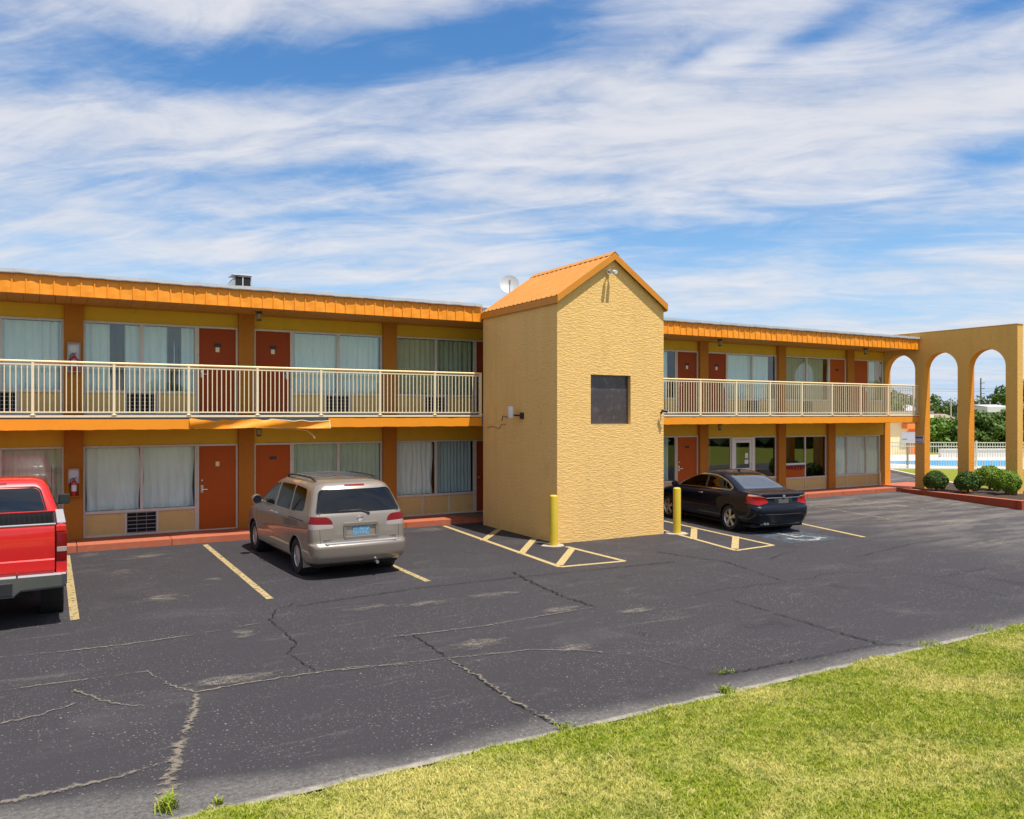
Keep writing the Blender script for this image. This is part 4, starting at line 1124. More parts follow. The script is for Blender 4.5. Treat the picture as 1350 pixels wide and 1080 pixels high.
# ================================================================== minivan
van = thing('minivan', 'champagne beige minivan with roof rails, nose to the building', 'minivan', (4.98, 14.20, 0), R(2.2), local=True); van.scale = (1.025, 1.025, 1.02)
VL = [dict(z=.24, w=.82, yr=.22, yf=4.66, rr=.16, rf=.35, br=.06, bf=.25),
      dict(z=.30, w=.90, yr=.07, yf=4.84, rr=.17, rf=.42, br=.07, bf=.28),
      dict(z=.42, w=.925, yr=.01, yf=4.92, rr=.17, rf=.45, br=.07, bf=.30),
      dict(z=.56, w=.932, yr=.00, yf=4.94, rr=.17, rf=.45, br=.07, bf=.30),
      dict(z=.615, w=.932, yr=.02, yf=4.93, rr=.16, rf=.45, br=.07, bf=.30),
      dict(z=.64, w=.930, yr=.085, yf=4.92, rr=.15, rf=.45, br=.06, bf=.30),
      dict(z=.80, w=.935, yr=.105, yf=4.86, rr=.15, rf=.45, br=.06, bf=.30, zf=-.02),
      dict(z=.98, w=.930, yr=.125, yf=4.70, rr=.15, rf=.42, br=.06, bf=.28, zf=-.10),
      dict(z=1.10, w=.905, yr=.150, yf=4.10, rr=.16, rf=.35, br=.06, bf=.25, zf=-.06),
      dict(z=1.16, w=.885, yr=.175, yf=3.90, rr=.16, rf=.30, br=.06, bf=.22, zf=-.02),
      dict(z=1.36, w=.815, yr=.27, yf=3.48, rr=.16, rf=.28, br=.07, bf=.2),
      dict(z=1.54, w=.745, yr=.375, yf=3.10, rr=.17, rf=.26, br=.08, bf=.18),
      dict(z=1.625, w=.690, yr=.44, yf=2.86, rr=.18, rf=.26, br=.09, bf=.16),
      dict(z=1.675, w=.60, yr=.53, yf=2.66, rr=.22, rf=.26, br=.10, bf=.14),
      dict(z=1.705, w=.42, yr=.75, yf=2.40, rr=.2, rf=.2, br=.1, bf=.1),
      dict(z=1.715, w=.15, yr=1.1, yf=2.0, rr=.08, rf=.08, br=.05, bf=.05)]
bm = car_shell(VL, 6, 70, .035)
side, rear, top = surface(bm)
SIDE = lambda c: abs(c.x) > .45
# glass: side windows
cut(bm, rounded([(3.66, 1.13), (3.02, 1.49), (2.50, 1.565), (2.40, 1.13)], [.05, .12, .05, .04]), (1, 2), SIDE, 1)
cut(bm, rounded([(2.32, 1.13), (2.40, 1.57), (1.55, 1.58), (1.42, 1.13)], .05), (1, 2), SIDE, 2)
cut(bm, rounded([(1.36, 1.13), (1.49, 1.58), (.84, 1.55), (.66, 1.17)], [.04, .04, .10, .10]), (1, 2), SIDE, 2)
# rear glass wraps a little toward the corners
RG = rounded([(-.79, 1.155), (.79, 1.155), (.665, 1.56), (-.665, 1.56)], [.05, .05, .09, .09])
REAR = lambda c: c.y < .62
cut(bm, RG, (0, 2), REAR, 3)
# tail lamps wrap from the tailgate on to the flanks
for s in (-1, 1):
    lampp = rounded([(s * .50, .90), (s * .52, 1.035), (s * .60, 1.10), (s * 1.0, 1.115), (s * 1.0, .885)], [.03, .06, .05, .02, .02])
    cut(bm, lampp, (0, 2), lambda c: c.y < .33, 4)
    low = [(s * .50, .88), (s * .50, .965), (s * 1.0, .985), (s * 1.0, .87)]
    lay = bm.faces.layers.int['grp']
    for f in cut(bm, low, (0, 2), lambda c: c.y < .33): 
        if f[lay] == 4: f[lay] = 5
    for f in bm.faces:
        if f[lay] in (4, 5) and f.calc_center_median().y > .30: f[lay] = 0
cut(bm, rounded([(-.19, 1.605), (.19, 1.605), (.19, 1.64), (-.19, 1.64)], .012), (0, 2), REAR, 6)
# shut lines
for s in (-1, 1):
    cut(bm, [(s * .735, .63), (s * .74, .89), (s * .747, .89), (s * .742, .63)], (0, 2), lambda c: c.y < .35, 8)
    cut(bm, [(s * .735, 1.11), (s * .715, 1.20), (s * .722, 1.20), (s * .742, 1.11)], (0, 2), lambda c: c.y < .4, 8)
for pl in ([(2.36, .36), (2.36, 1.13), (2.368, 1.13), (2.368, .36)], [(1.385, .60), (1.385, 1.13), (1.393, 1.13), (1.393, .60)], [(3.62, .34), (3.66, 1.12), (3.668, 1.12), (3.628, .34)], [(1.9, .36), (3.62, .36), (3.62, .367), (1.9, .367)], [(.55, 1.0), (1.40, 1.0), (1.40, 1.016), (.55, 1.016)]):
    cut(bm, pl, (1, 2), lambda c: abs(c.x) > .6, 8)
WR, WA, WFY, WRY = .33, .385, 3.93, .98
for yy in (WRY, WFY): cut(bm, circle(yy, WR, WA), (1, 2), lambda c: abs(c.x) > .6 and c.z < .85, delete=True)
vo = split(bm, {0: ('body', 'paint_van'), 1: ('door_window', 'auto_glass'), 2: ('side_window', 'privacy_glass'), 3: ('rear_window', 'privacy_glass'), 4: ('tail_lamp', 'red_lens'), 5: ('reversing_lamp', 'clear_lens'), 6: ('brake_lamp', 'red_lens'), 8: ('shut_line', 'gap')}, van, {8: 0, 5: 4})
bm.free()
for yy, fr_ in ((WRY, 0), (WFY, 1)):
    for s in (-1, 1):
        well(van, .915 * s, yy, WR, WA, s); wheel(van, .905 * s, yy, WR, .21, .205, s, 7, 'cap')
        lip(vo[0], lambda a, b_: side(a, b_) - .002, yy, WR, WA, s, m='paint_van')
# mud flap behind each rear wheel, sill, underbody
for s in (-1, 1): MB().box(s * .72, s * .905, WRY - .40, WRY - .385, .17, .42).build('mud_flap', 'paint_van', van, bevel=.005)
MB().box(-.78, .78, .3, 4.6, .2, .34).build('underbody', 'gap', van)
MB().box(-.80, .80, .35, 4.0, .34, .98).build('cabin_floor', 'seat_dark', van, bevel=.03)
for y_ in (2.75, 1.85, .95):
    for x_ in (-.40, .40): seat(van, 'seat_fabric', x_, y_, .62, .52)
# window surrounds in black rubber along the rear glass, rear wiper, roof rails
pr = [(x, rear(x, z) - .004, z) for x, z in RG]; pr.append(pr[0])
MB().tube(pr, .007, 6).build('window_seal', 'black_plastic', vo[3], smooth=True)
MB().tube([(.16, rear(.16, 1.14) - .02, 1.14), (.04, rear(.04, 1.19) - .02, 1.185), (-.30, rear(-.3, 1.21) - .015, 1.20)], [.012, .009, .006], 6).tube([(-.38, rear(-.38, 1.19) - .008, 1.19), (.02, rear(.02, 1.205) - .008, 1.205)], .006, 6).lathe([(.001, -.03), (.022, -.025), (.026, .03)], (.16, rear(.16, 1.13), 1.13), 'y', 12).build('wiper', 'black_plastic', van, smooth=True)
for s in (-1, 1):
    ys = [.85, .92, 1.1, 1.6, 2.1, 2.45, 2.55]
    pts = [(s * (.60 - (.02 if k in (0, 6) else 0)), y, top(s * .60, y) + (.0 if k in (0, 6) else .045 if k in (1, 5) else .065)) for k, y in enumerate(ys)]
    MB().tube(pts, [.020, .024, .018, .016, .016, .022, .018], 8).build('roof_rail', 'black_plastic', van, smooth=True)
for y in (1.2, 1.55, 1.9, 2.2): MB().tube([(-.57, y, top(.57, y) + .045), (0, y, top(0, y) + .05), (.57, y, top(.57, y) + .045)], .011, 6).build('cross_bar', 'black_plastic', van, smooth=True)
# plate recess, plate, emblem, lettering, bumper step
py = rear(0, .88)
rc_ = rounded([(-.30, .73), (.30, .73), (.30, .985), (-.30, .985)], .03)
fb = MB(); fb.prism(rounded([(-.32, .925), (.32, .925), (.31, .985), (-.31, .985)], .02), py - .028, py + .02, 'y')
fb.prism(rounded([(-.31, .70), (.31, .70), (.32, .74), (-.32, .74)], .015), py - .022, py + .02, 'y'); fb.prism([(-.325, .72), (-.27, .74), (-.27, .93), (-.325, .95)], py - .02, py + .02, 'y'); fb.prism([(.27, .74), (.325, .72), (.325, .95), (.27, .93)], py - .02, py + .02, 'y')
fb.build('plate_surround', 'paint_van', van, bevel=.006)
MB().box(-.155, .155, py - .012, py - .004, .755, .91).build('number_plate', 'plate', van, bevel=.004)
em = MB()
for rx, rz_, ang in ((.062, .042, 0), (.022, .040, 0), (.042, .018, 0)):
    em.tube([(rx * math.cos(R(a)), rear(0, 1.055) - .008, 1.055 + rz_ * math.sin(R(a))) for a in range(0, 361, 20)], .006, 6)
em.build('emblem', 'chrome', van, smooth=True)
lt = MB()
for k in range(6): lt.box(-.68 + k * .035, -.655 + k * .035, rear(-.66, .70) - .012, rear(-.66, .70) + .01, .685, .715)
lt.build('badge', 'chrome', van); lt = MB()
for k in range(3): lt.box(.56 + k * .045, .59 + k * .045, rear(.6, .70) - .012, rear(.6, .70) + .01, .685, .72)
lt.build('badge', 'chrome', van)
MB().box(-.66, .66, .045, .15, .618, .648).build('bumper_step', 'grey_plastic', van, bevel=.005)
# mirrors and handles on both flanks
for s in (-1, 1):
    mb_ = MB(); mb_.lathe([(.02, -.08), (.085, -.07), (.105, 0), (.09, .08), (.03, .12)], (s * 1.02, 3.30, 1.17), 'y', 16)
    mo = mb_.build('mirror', 'paint_van', van, smooth=True); mo.scale = (1, 1, 1)
    MB().lathe([(.001, 0), (.085, 0)], (s * 1.02, 3.215, 1.17), 'y', 16).build('mirror_glass', 'mirror_dark', mo)
    MB().tube([(s * .90, 3.30, 1.12), (s * .98, 3.30, 1.15)], .03, 8).build('mirror_arm', 'paint_van', mo, smooth=True)
    for y_ in (2.50, 2.22):
        xs = side(y_, 1.0)
        MB().tube([(s * (xs - .01), y_ - .09, 1.0), (s * (xs + .03), y_ - .06, 1.005), (s * (xs + .03), y_ + .06, 1.005), (s * (xs - .01), y_ + .09, 1.0)], .014, 8).build('handle', 'chrome', van, smooth=True)
MB().tube([(.28, .2, .26), (.28, .02, .25)], .03, 10).build('exhaust', 'steel', van, smooth=True)

# ================================================================== sedan
sed = thing('sedan', 'black four door sedan with chrome window trim, parked beside the stair tower', 'sedan', (15.86, 14.12, 0), R(-8.4), local=True)
SL = [dict(z=.20, w=.78, yr=.30, yf=4.50, rr=.2, rf=.35, br=.06, bf=.22),
      dict(z=.26, w=.86, yr=.14, yf=4.70, rr=.26, rf=.45, br=.08, bf=.25),
      dict(z=.40, w=.905, yr=.04, yf=4.80, rr=.30, rf=.5, br=.10, bf=.28),
      dict(z=.56, w=.922, yr=.00, yf=4.84, rr=.30, rf=.5, br=.10, bf=.28),
      dict(z=.66, w=.922, yr=.015, yf=4.82, rr=.29, rf=.5, br=.10, bf=.28),
      dict(z=.70, w=.920, yr=.06, yf=4.80, rr=.27, rf=.48, br=.09, bf=.28),
      dict(z=.86, w=.905, yr=.09, yf=4.70, rr=.25, rf=.46, br=.09, bf=.28, zf=-.08),
      dict(z=.98, w=.865, yr=.055, yf=4.50, rr=.24, rf=.42, br=.10, bf=.26, zf=-.12),
      dict(z=1.015, w=.835, yr=.10, yf=4.30, rr=.24, rf=.40, br=.10, bf=.24, zf=-.12),
      dict(z=1.045, w=.795, yr=.68, yf=3.86, rr=.20, rf=.3, br=-.02, bf=.2, zf=-.05),
      dict(z=1.08, w=.775, yr=.80, yf=3.74, rr=.18, rf=.28, br=-.02, bf=.2, zf=-.02),
      dict(z=1.22, w=.705, yr=1.12, yf=3.34, rr=.18, rf=.26, br=.0, bf=.18),
      dict(z=1.36, w=.64, yr=1.44, yf=2.92, rr=.2, rf=.26, br=.04, bf=.16),
      dict(z=1.435, w=.555, yr=1.70, yf=2.60, rr=.22, rf=.24, br=.06, bf=.14),
      dict(z=1.474, w=.38, yr=1.95, yf=2.30, rr=.15, rf=.15, br=.06, bf=.1),
      dict(z=1.485, w=.12, yr=2.05, yf=2.2, rr=.06, rf=.06, br=.02, bf=.03)]
bm = car_shell(SL, 6, 70, .05); side, rear, top = surface(bm)
glassline = rounded([(3.50, 1.005), (3.02, 1.235), (2.50, 1.358), (1.95, 1.352), (1.50, 1.26), (1.13, 1.09), (1.19, 1.045)], [.05, .2, .2, .2, .2, .07, .05])
trimline = rounded([(3.62, .985), (3.05, 1.262), (2.50, 1.388), (1.94, 1.382), (1.47, 1.285), (1.06, 1.095), (1.13, 1.018)], [.05, .2, .2, .2, .2, .09, .06])
cut(bm, trimline, (1, 2), lambda c: abs(c.x) > .40, 2)
cut(bm, glassline, (1, 2), lambda c: abs(c.x) > .40, 1)
cut(bm, [(2.26, 1.0), (2.31, 1.38), (2.235, 1.38), (2.17, 1.0)], (1, 2), lambda c: abs(c.x) > .4)
lay = bm.faces.layers.int['grp']
for f in bm.faces:
    c = f.calc_center_median()
    if f[lay] == 1 and pip((c.y, c.z), [(2.26, 1.0), (2.31, 1.38), (2.235, 1.38), (2.17, 1.0)]): f[lay] = 8
cut(bm, [(1.40, 1.04), (1.46, 1.26), (1.435, 1.26), (1.375, 1.04)], (1, 2), lambda c: abs(c.x) > .4, None)
for f in bm.faces:
    c = f.calc_center_median()
    if f[lay] == 1 and pip((c.y, c.z), [(1.40, 1.04), (1.46, 1.26), (1.435, 1.26), (1.375, 1.04)]): f[lay] = 8
cut(bm, rounded([(-.62, .80), (.62, .80), (.52, 1.56), (-.52, 1.56)], [.06, .06, .12, .12]), (0, 1), lambda c: c.z > 1.05 and c.y < 1.8, 3)
for s in (-1, 1):
    lampp = rounded([(s * .44, .79), (s * .50, .91), (s * .72, .975), (s * 1.0, 1.0), (s * 1.0, .80), (s * .72, .725)], [.03, .04, .05, .01, .01, .04])
    cut(bm, lampp, (0, 2), lambda c: c.y < .50, 4)
    for f in cut(bm, [(s * .40, .895), (s * .52, .91), (s * .72, .935), (s * 1.0, .955), (s * 1.0, 1.05), (s * .40, 1.05)], (0, 2), lambda c: c.y < .5):
        if f[lay] == 4: f[lay] = 5
    for f in bm.faces:
        c = f.calc_center_median()
        if f[lay] in (4, 5) and c.y > .40: f[lay] = 0
for s in (-1, 1):
    cut(bm, [(s * .50, .715), (s * .47, .80), (s * .477, .80), (s * .507, .715)], (0, 2), lambda c: c.y < .4, 8)
cut(bm, [(-.56, .712), (.56, .712), (.56, .720), (-.56, .720)], (0, 2), lambda c: c.y < .4, 8)
for pl in ([(3.40, .34), (3.44, .98), (3.447, .98), (3.407, .34)], [(2.20, .34), (2.24, 1.0), (2.247, 1.0), (2.207, .34)], [(1.22, .75), (1.16, 1.02), (1.167, 1.02), (1.227, .75)], [(1.53, .42), (1.28, .75), (1.287, .76), (1.54, .42)]):
    cut(bm, pl, (1, 2), lambda c: abs(c.x) > .6, 8)
WR, WA, WRY, WFY = .325, .37, 1.08, 3.97
for yy in (WRY, WFY): cut(bm, circle(yy, WR, WA), (1, 2), lambda c: abs(c.x) > .6 and c.z < .82, delete=True)
so_ = split(bm, {0: ('body', 'paint_sedan'), 1: ('side_window', 'sedan_side'), 2: ('window_trim', 'chrome'), 3: ('rear_window', 'sedan_rear'), 4: ('tail_lamp', 'bright_lens'), 5: ('turn_lamp', 'amber_lens'), 8: ('shut_line', 'gap')}, sed, {8: 0, 5: 4})
bm.free()
for yy in (WRY, WFY):
    for s in (-1, 1):
        well(sed, .905 * s, yy, WR, WA, s); wheel(sed, .895 * s, yy, WR, .235, .235, s, 5, 'double')
        lip(so_[0], lambda a, b_: side(a, b_) - .004, yy, WR, WA, s, m='paint_sedan', t_=.012)
MB().box(-.76, .76, .3, 4.5, .16, .3).build('underbody', 'gap', sed)
MB().box(-.72, .72, 1.1, 3.5, .3, .9).build('cabin_floor', 'seat_dark', sed, bevel=.03)
for x_ in (-.37, .37): seat(sed, 'seat_fabric', x_, 2.25, .40, .5)
for x_ in (-.34, .34): seat(sed, 'seat_fabric', x_, 1.50, .38, .6, False)
MB().box(-.62, .62, .84, 1.12, .96, 1.03).build('parcel_shelf', 'seat_dark', sed, bevel=.02)
MB().tube([(-.38, 2.86, .93)] + [(-.38 + .18 * math.cos(R(a)), 2.86 + .02, 1.0 + .18 * math.sin(R(a))) for a in range(0, 361, 20)], .014, 6).build('steering_wheel', 'black_plastic', sed, smooth=True)
for s in (-1, 1):
    for y_ in (2.34, 1.40):
        z_ = .875 if y_ > 2 else .90; xs = side(y_, z_)
        MB().tube([(s * (xs - .01), y_ - .09, z_), (s * (xs + .028), y_ - .06, z_ + .003), (s * (xs + .028), y_ + .06, z_ + .003), (s * (xs - .01), y_ + .09, z_)], .013, 8).build('handle', 'chrome' if y_ > 2 else 'paint_sedan', sed, smooth=True)
    mo = MB().lathe([(.02, -.06), (.075, -.05), (.09, 0), (.07, .07), (.02, .10)], (s * 1.0, 3.42, 1.02), 'y', 14).build('mirror', 'paint_sedan', sed, smooth=True)
    MB().tube([(s * .84, 3.44, .98), (s * .96, 3.44, 1.0)], .02, 8).build('mirror_arm', 'paint_sedan', mo, smooth=True)
    MB().box(s * .80 - .09, s * .80 + .09, .42, .50, .53, .56) 
py = rear(0, .83)
MB().box(-.27, .27, py - .004, py + .03, .755, .890).build('plate_recess', 'black_plastic', sed, bevel=.006)
MB().box(-.155, .155, py - .010, py - .0045, .765, .875).build('number_plate', 'alu_dark', sed, bevel=.003)
MB().tube([(-.50, rear(.5, .905) - .006, .902), (0, rear(0, .905) - .008, .905), (.50, rear(.5, .905) - .006, .902)], .008, 6).build('trunk_trim', 'chrome', sed, smooth=True)
MB().tube([(x_, rear(x_, .50) - .004, .50) for x_ in (-.72, -.4, 0, .4, .72)], .009, 6).build('bumper_strip', 'black_plastic', sed, smooth=True)
MB().lathe([(.001, -.010), (.040, -.008), (.044, .004)], (0, rear(0, .945) - .002, .945), 'y', 20).build('emblem', 'steel', sed, smooth=True)
lt = MB()
for k in range(3): lt.box(.48 + k * .05, .518 + k * .05, rear(.55, .93) - .006, rear(.55, .93) + .01, .915, .945)
lt.build('badge', 'chrome', sed)
for x_ in (-.52, -.44): MB().lathe([(.032, -.04), (.036, -.035), (.036, .15), (.03, .15), (.028, -.03)], (x_, .16, .265), 'y', 14).build('exhaust', 'chrome', sed, smooth=True)
MB().box(-.60, .60, .20, .34, .225, .265).build('rear_apron', 'grey_plastic', sed, bevel=.012)
MB().tube([(s_ * 0, 1.9, 1.462) for s_ in (1,)] + [(0, 1.78, 1.50)], [.03, .012], 8).build('roof_antenna', 'paint_sedan', sed, smooth=True)

# ================================================================== pickup truck
trk = thing('pickup_truck', 'bright red pickup truck with chrome rear bumper and empty ribbed bed', 'pickup truck', (-.77, 13.02, 0), R(.3), local=True)
# cab and nose as one shell
KL = [dict(z=.48, w=.93, yr=2.12, yf=5.5, rr=.05, rf=.35, br=.0, bf=.15),
      dict(z=.60, w=.985, yr=2.10, yf=5.62, rr=.06, rf=.4, br=.0, bf=.18),
      dict(z=.95, w=1.0, yr=2.09, yf=5.66, rr=.06, rf=.4, br=.01, bf=.18),
      dict(z=1.18, w=.99, yr=2.09, yf=5.60, rr=.07, rf=.36, br=.01, bf=.18, zf=-.03),
      dict(z=1.30, w=.965, yr=2.09, yf=4.62, rr=.08, rf=.3, br=.01, bf=.16, zf=-.05),
      dict(z=1.36, w=.94, yr=2.10, yf=4.30, rr=.09, rf=.25, br=.01, bf=.16, zf=-.03),
      dict(z=1.60, w=.855, yr=2.17, yf=3.92, rr=.12, rf=.22, br=.02, bf=.14),
      dict(z=1.80, w=.77, yr=2.26, yf=3.58, rr=.14, rf=.22, br=.03, bf=.12),
      dict(z=1.88, w=.70, yr=2.34, yf=3.40, rr=.16, rf=.2, br=.04, bf=.1),
      dict(z=1.925, w=.55, yr=2.5, yf=3.2, rr=.16, rf=.16, br=.05, bf=.08),
      dict(z=1.94, w=.2, yr=2.75, yf=2.95, rr=.08, rf=.08, br=.03, bf=.03)]
bm = car_shell(KL, 6, 60, .02); side, rear, top = surface(bm)
lay = bm.faces.layers.int['grp']
cut(bm, rounded([(-.74, 1.40), (.74, 1.40), (.64, 1.785), (-.64, 1.785)], [.05, .05, .10, .10]), (0, 2), lambda c: c.y < 2.6, 3)
RGK = rounded([(-.76, 1.385), (.76, 1.385), (.655, 1.80), (-.655, 1.80)], [.05, .05, .10, .10])
cut(bm, rounded([(3.98, 1.37), (3.42, 1.77), (2.50, 1.79), (2.40, 1.37)], .06), (1, 2), lambda c: abs(c.x) > .6, 1)
cut(bm, rounded([(-.20, 1.835), (.20, 1.835), (.20, 1.87), (-.20, 1.87)], .012), (0, 2), lambda c: c.y < 2.6, 6)
cut(bm, [(2.32, .52), (2.36, 1.36), (2.368, 1.36), (2.328, .52)], (1, 2), lambda c: abs(c.x) > .6, 8)
cut(bm, circle(4.72, .39, .47), (1, 2), lambda c: abs(c.x) > .6 and c.z < 1.0, delete=True)
ko = split(bm, {0: ('cab', 'paint_truck'), 1: ('side_window', 'auto_glass'), 3: ('rear_window', 'auto_glass'), 6: ('brake_lamp', 'red_lens'), 8: ('shut_line', 'gap')}, trk, {8: 0})
bm.free()
pr = [(x, rear(x, z) - .004, z) for x, z in RGK]; pr.append(pr[0])
MB().tube(pr, .012, 6).build('window_seal', 'black_plastic', ko[3], smooth=True)
# bed: side panels with rounded top rails, floor, ribbed liner
bs = MB()
def bedside(s):
    prof = [(.985, .62), (1.0, .80), (1.0, 1.10), (.995, 1.33), (.975, 1.405), (.935, 1.425), (.885, 1.42), (.865, 1.39), (.865, .80), (.90, .62)]
    pts = [(s * x, z) for x, z in prof]
    b = MB(); y0_, y1_ = .20, 2.06; wy, wr, wa = 1.28, .39, .475
    b.prism(pts, y0_, y1_, 'y')
    return b.build('bed_side', 'paint_truck', trk, smooth=True, bevel=.008)
for s in (-1, 1):
    o = bedside(s); bm = bmesh.new(); bm.from_mesh(o.data); bm.faces.layers.int.new('grp')
    for k in range(1, 24):
        bmesh.ops.bisect_plane(bm, geom=bm.verts[:] + bm.edges[:] + bm.faces[:], plane_co=(0, .2 + 1.86 * k / 24, 0), plane_no=(0, 1, 0))
    for k in range(12):
        bmesh.ops.bisect_plane(bm, geom=bm.verts[:] + bm.edges[:] + bm.faces[:], plane_co=(0, 0, .64 + .02 + .06 * k), plane_no=(0, 0, 1))
    cut(bm, circle(1.28, .39, .475), (1, 2), lambda c: abs(c.x) > .93 and c.z < 1.0, delete=True)
    bm.to_mesh(o.data); bm.free()
    lip(o, lambda a, b_: .998, 1.28, .39, .475, s, 'arch_trim', 'paint_truck', .60, .016)
    well(trk, .99 * s, 1.28, .39, .475, s, .30)
    MB().box(min(s * .875, s * .985), max(s * .875, s * .985), .24, 2.05, 1.424, 1.440).build('rail_cap', 'grey_plastic', trk, bevel=.006)
lin = MB().box(-.87, .87, .22, 2.05, .78, .80)
x = -.84
while x < .85:
    lin.box(x, x + .035, .22, 2.05, .80, .815); lin.box(x, x + .035, 2.02, 2.045, .80, 1.36); x += .07
lin.box(-.87, .87, 2.045, 2.07, .78, 1.40)
for s in (-1, 1):
    lin.box(min(s * .845, s * .865), max(s * .845, s * .865), .22, 2.05, .80, 1.40)
    lin.box(min(s * .60, s * .85), max(s * .60, s * .85), .95, 1.65, .80, 1.02)
    for k in range(14): lin.box(min(s * .83, s * .845), max(s * .83, s * .845), .28 + k * .125, .33 + k * .125, .82, 1.38)
lin.build('bed_liner', 'black_plastic', trk)
MB().box(-.87, .87, 2.045, 2.075, 1.402, 1.425).build('bed_rail', 'paint_truck', trk, bevel=.006)
# tailgate, pressed with a raised lower ledge, and its handle
def tg(u, v):
    x = -.845 + 1.69 * u; z = .735 + .68 * v
    y = .185 - (.022 if .06 < v < .30 else 0) - .012 * math.sin(min(1, max(0, (v - .30) / .62)) * math.pi) + .02 * max(0, (v - .92) / .08) ** 2
    return (x, y, z)
tgb = MB(); tgb.grid(tg, 20, 40); tgb.box(-.845, .845, .192, .245, .735, 1.412)
tgo = tgb.build('tailgate', 'paint_truck', trk, smooth=True)
MB().box(-.86, .86, .185, .25, 1.413, 1.432).build('tailgate_cap', 'grey_plastic', tgo, bevel=.006)
MB().prism(rounded([(-.14, 1.17), (.14, 1.17), (.12, 1.28), (-.12, 1.28)], .03), .15, .19, 'y').build('handle', 'black_plastic', tgo, bevel=.005)
for s in (-1, 1):
    lo_ = MB().prism(rounded([(s * .865, .90), (s * .995, .90), (s * 1.0, 1.20), (s * .99, 1.31), (s * .865, 1.31)], [.02, .03, .03, .05, .02]), .165, .30, 'y').build('tail_lamp', 'red_lens', trk, bevel=.01, smooth=True)
    MB().prism(rounded([(s * .872, 1.03), (s * .995, 1.03), (s * .997, 1.10), (s * .872, 1.10)], .015), .158, .2, 'y').build('reversing_lamp', 'clear_lens', lo_, bevel=.005)
    for za_, zb_ in ((.715, .895), (1.315, 1.40)): MB().box(min(s * .862, s * .99), max(s * .862, s * .99), .175, .3, za_, zb_).build('corner_panel', 'paint_truck', trk, bevel=.01)
# chrome step bumper with a dark notch for the plate
def bump_sec(y, z0, z1): return (y, z0, z1)
bb = MB(); seg = [(-1.0, .16, .59), (-.985, .07, .55), (-.93, .03, .54), (-.44, .0, .53), (-.36, .0, .46), (.36, .0, .46), (.44, .0, .53), (.93, .03, .54), (.985, .07, .55), (1.0, .16, .59)]
for (xa, ya, za), (xb, yb, zb) in zip(seg[:-1], seg[1:]):
    tp = .72
    bb.quad((xa, ya, za + .03), (xb, yb, zb + .03), (xb, yb + .004, tp), (xa, ya + .004, tp)); bb.quad((xa, ya + .004, tp), (xb, yb + .004, tp), (xb, .22, tp), (xa, .22, tp)); bb.quad((xa, ya + .03, za), (xb, yb + .03, zb), (xb, yb, zb + .03), (xa, ya, za + .03)); bb.quad((xa, .22, za), (xb, .22, zb), (xb, yb + .03, zb), (xa, ya + .03, za))
bo = bb.build('bumper', 'bumper_chrome', trk, smooth=True)
MB().box(-.34, .34, -.012, .02, .49, .67).build('plate_recess', 'black_plastic', bo, bevel=.01)
MB().box(-.16, .16, -.018, -.010, .51, .655).build('number_plate', 'plate', bo, bevel=.004)
MB().box(-.93, -.40, .03, .22, .721, .731).box(.40, .93, .03, .22, .721, .731).box(-.985, -.932, .075, .22, .721, .731).box(.932, .985, .075, .22, .721, .731).box(-.38, .38, .025, .22, .721, .731).build('step_pad', 'grey_plastic', bo, bevel=.004)
MB().tube([(0, -.02, .48), (0, .2, .48)], .035, 10).build('tow_bar', 'black_plastic', trk, smooth=True)
MB().box(-.55, .55, .3, 5.2, .42, .62).tube([(-.8, 1.28, .39), (.8, 1.28, .39)], .06, 10).build('chassis', 'gap', trk)
for yy in (1.28, 4.72):
    for s in (-1, 1): wheel(trk, .975 * s, yy, .39, .26, .22, s, 5, 'five')
for s in (-1, 1):
    well(trk, .98 * s, 4.72, .39, .47, s)
    mo = MB().box(s * 1.035 - .092, s * 1.035 + .092, 3.70, 3.80, 1.36, 1.54).build('mirror', 'black_plastic', trk, bevel=.03, smooth=True)
    MB().box(s * 1.035 - .08, s * 1.035 + .08, 3.695, 3.702, 1.375, 1.525).build('mirror_glass', 'mirror_dark', mo)
    MB().tube([(s * .93, 3.76, 1.38), (s * 1.02, 3.76, 1.42)], .03, 8).build('mirror_arm', 'black_plastic', mo, smooth=True)
for x_ in (-.42, .42): seat(trk, 'seat_dark', x_, 2.75, .95, .56)
MB().box(-.85, .85, 2.2, 4.1, .6, 1.2).build('cabin_floor', 'seat_dark', trk, bevel=.03)
MB().tube([(.86, 2.32, 1.38), (.87, 2.3, 1.46)], .0, 4) if False else None
MB().tube([(.84, 4.35, 1.28), (.84, 4.25, 2.02)], .005, 6).build('antenna', 'black_plastic', trk, smooth=True)
# ------------------------------------------------------------------ small things on and round the building
MT['footing'] = mat('stained_footing', (.40, .345, .26), .9, var=.25, vscale=9, bump=.5, bscale=40, dirt=((.2, .17, .13), .6))
def bollard(x, y, label):
    o = thing('bollard', label, 'bollard', (x, y, 0), group='yellow bollards by the stair tower')
    MB().lathe([(.095, 0), (.095, 1.10), (.090, 1.125), (.06, 1.145), (.001, 1.15)], (x, y, 0), 'z', 28).build('post', 'yellow_paint', o, smooth=True)
    r = random.Random(int(x * 10)); pts = [(x + (.27 + r.uniform(-.05, .06)) * math.cos(R(a)), y + (.24 + r.uniform(-.04, .05)) * math.sin(R(a))) for a in range(0, 360, 24)]
    MB().prism(pts, -.02, .012, 'z').build('footing', MT['footing'], o)
bollard(9.94, 15.52, 'yellow bollard at the corner of the stair tower nearer the minivan')
bollard(13.63, 15.58, 'yellow bollard standing in front of the black sedan')

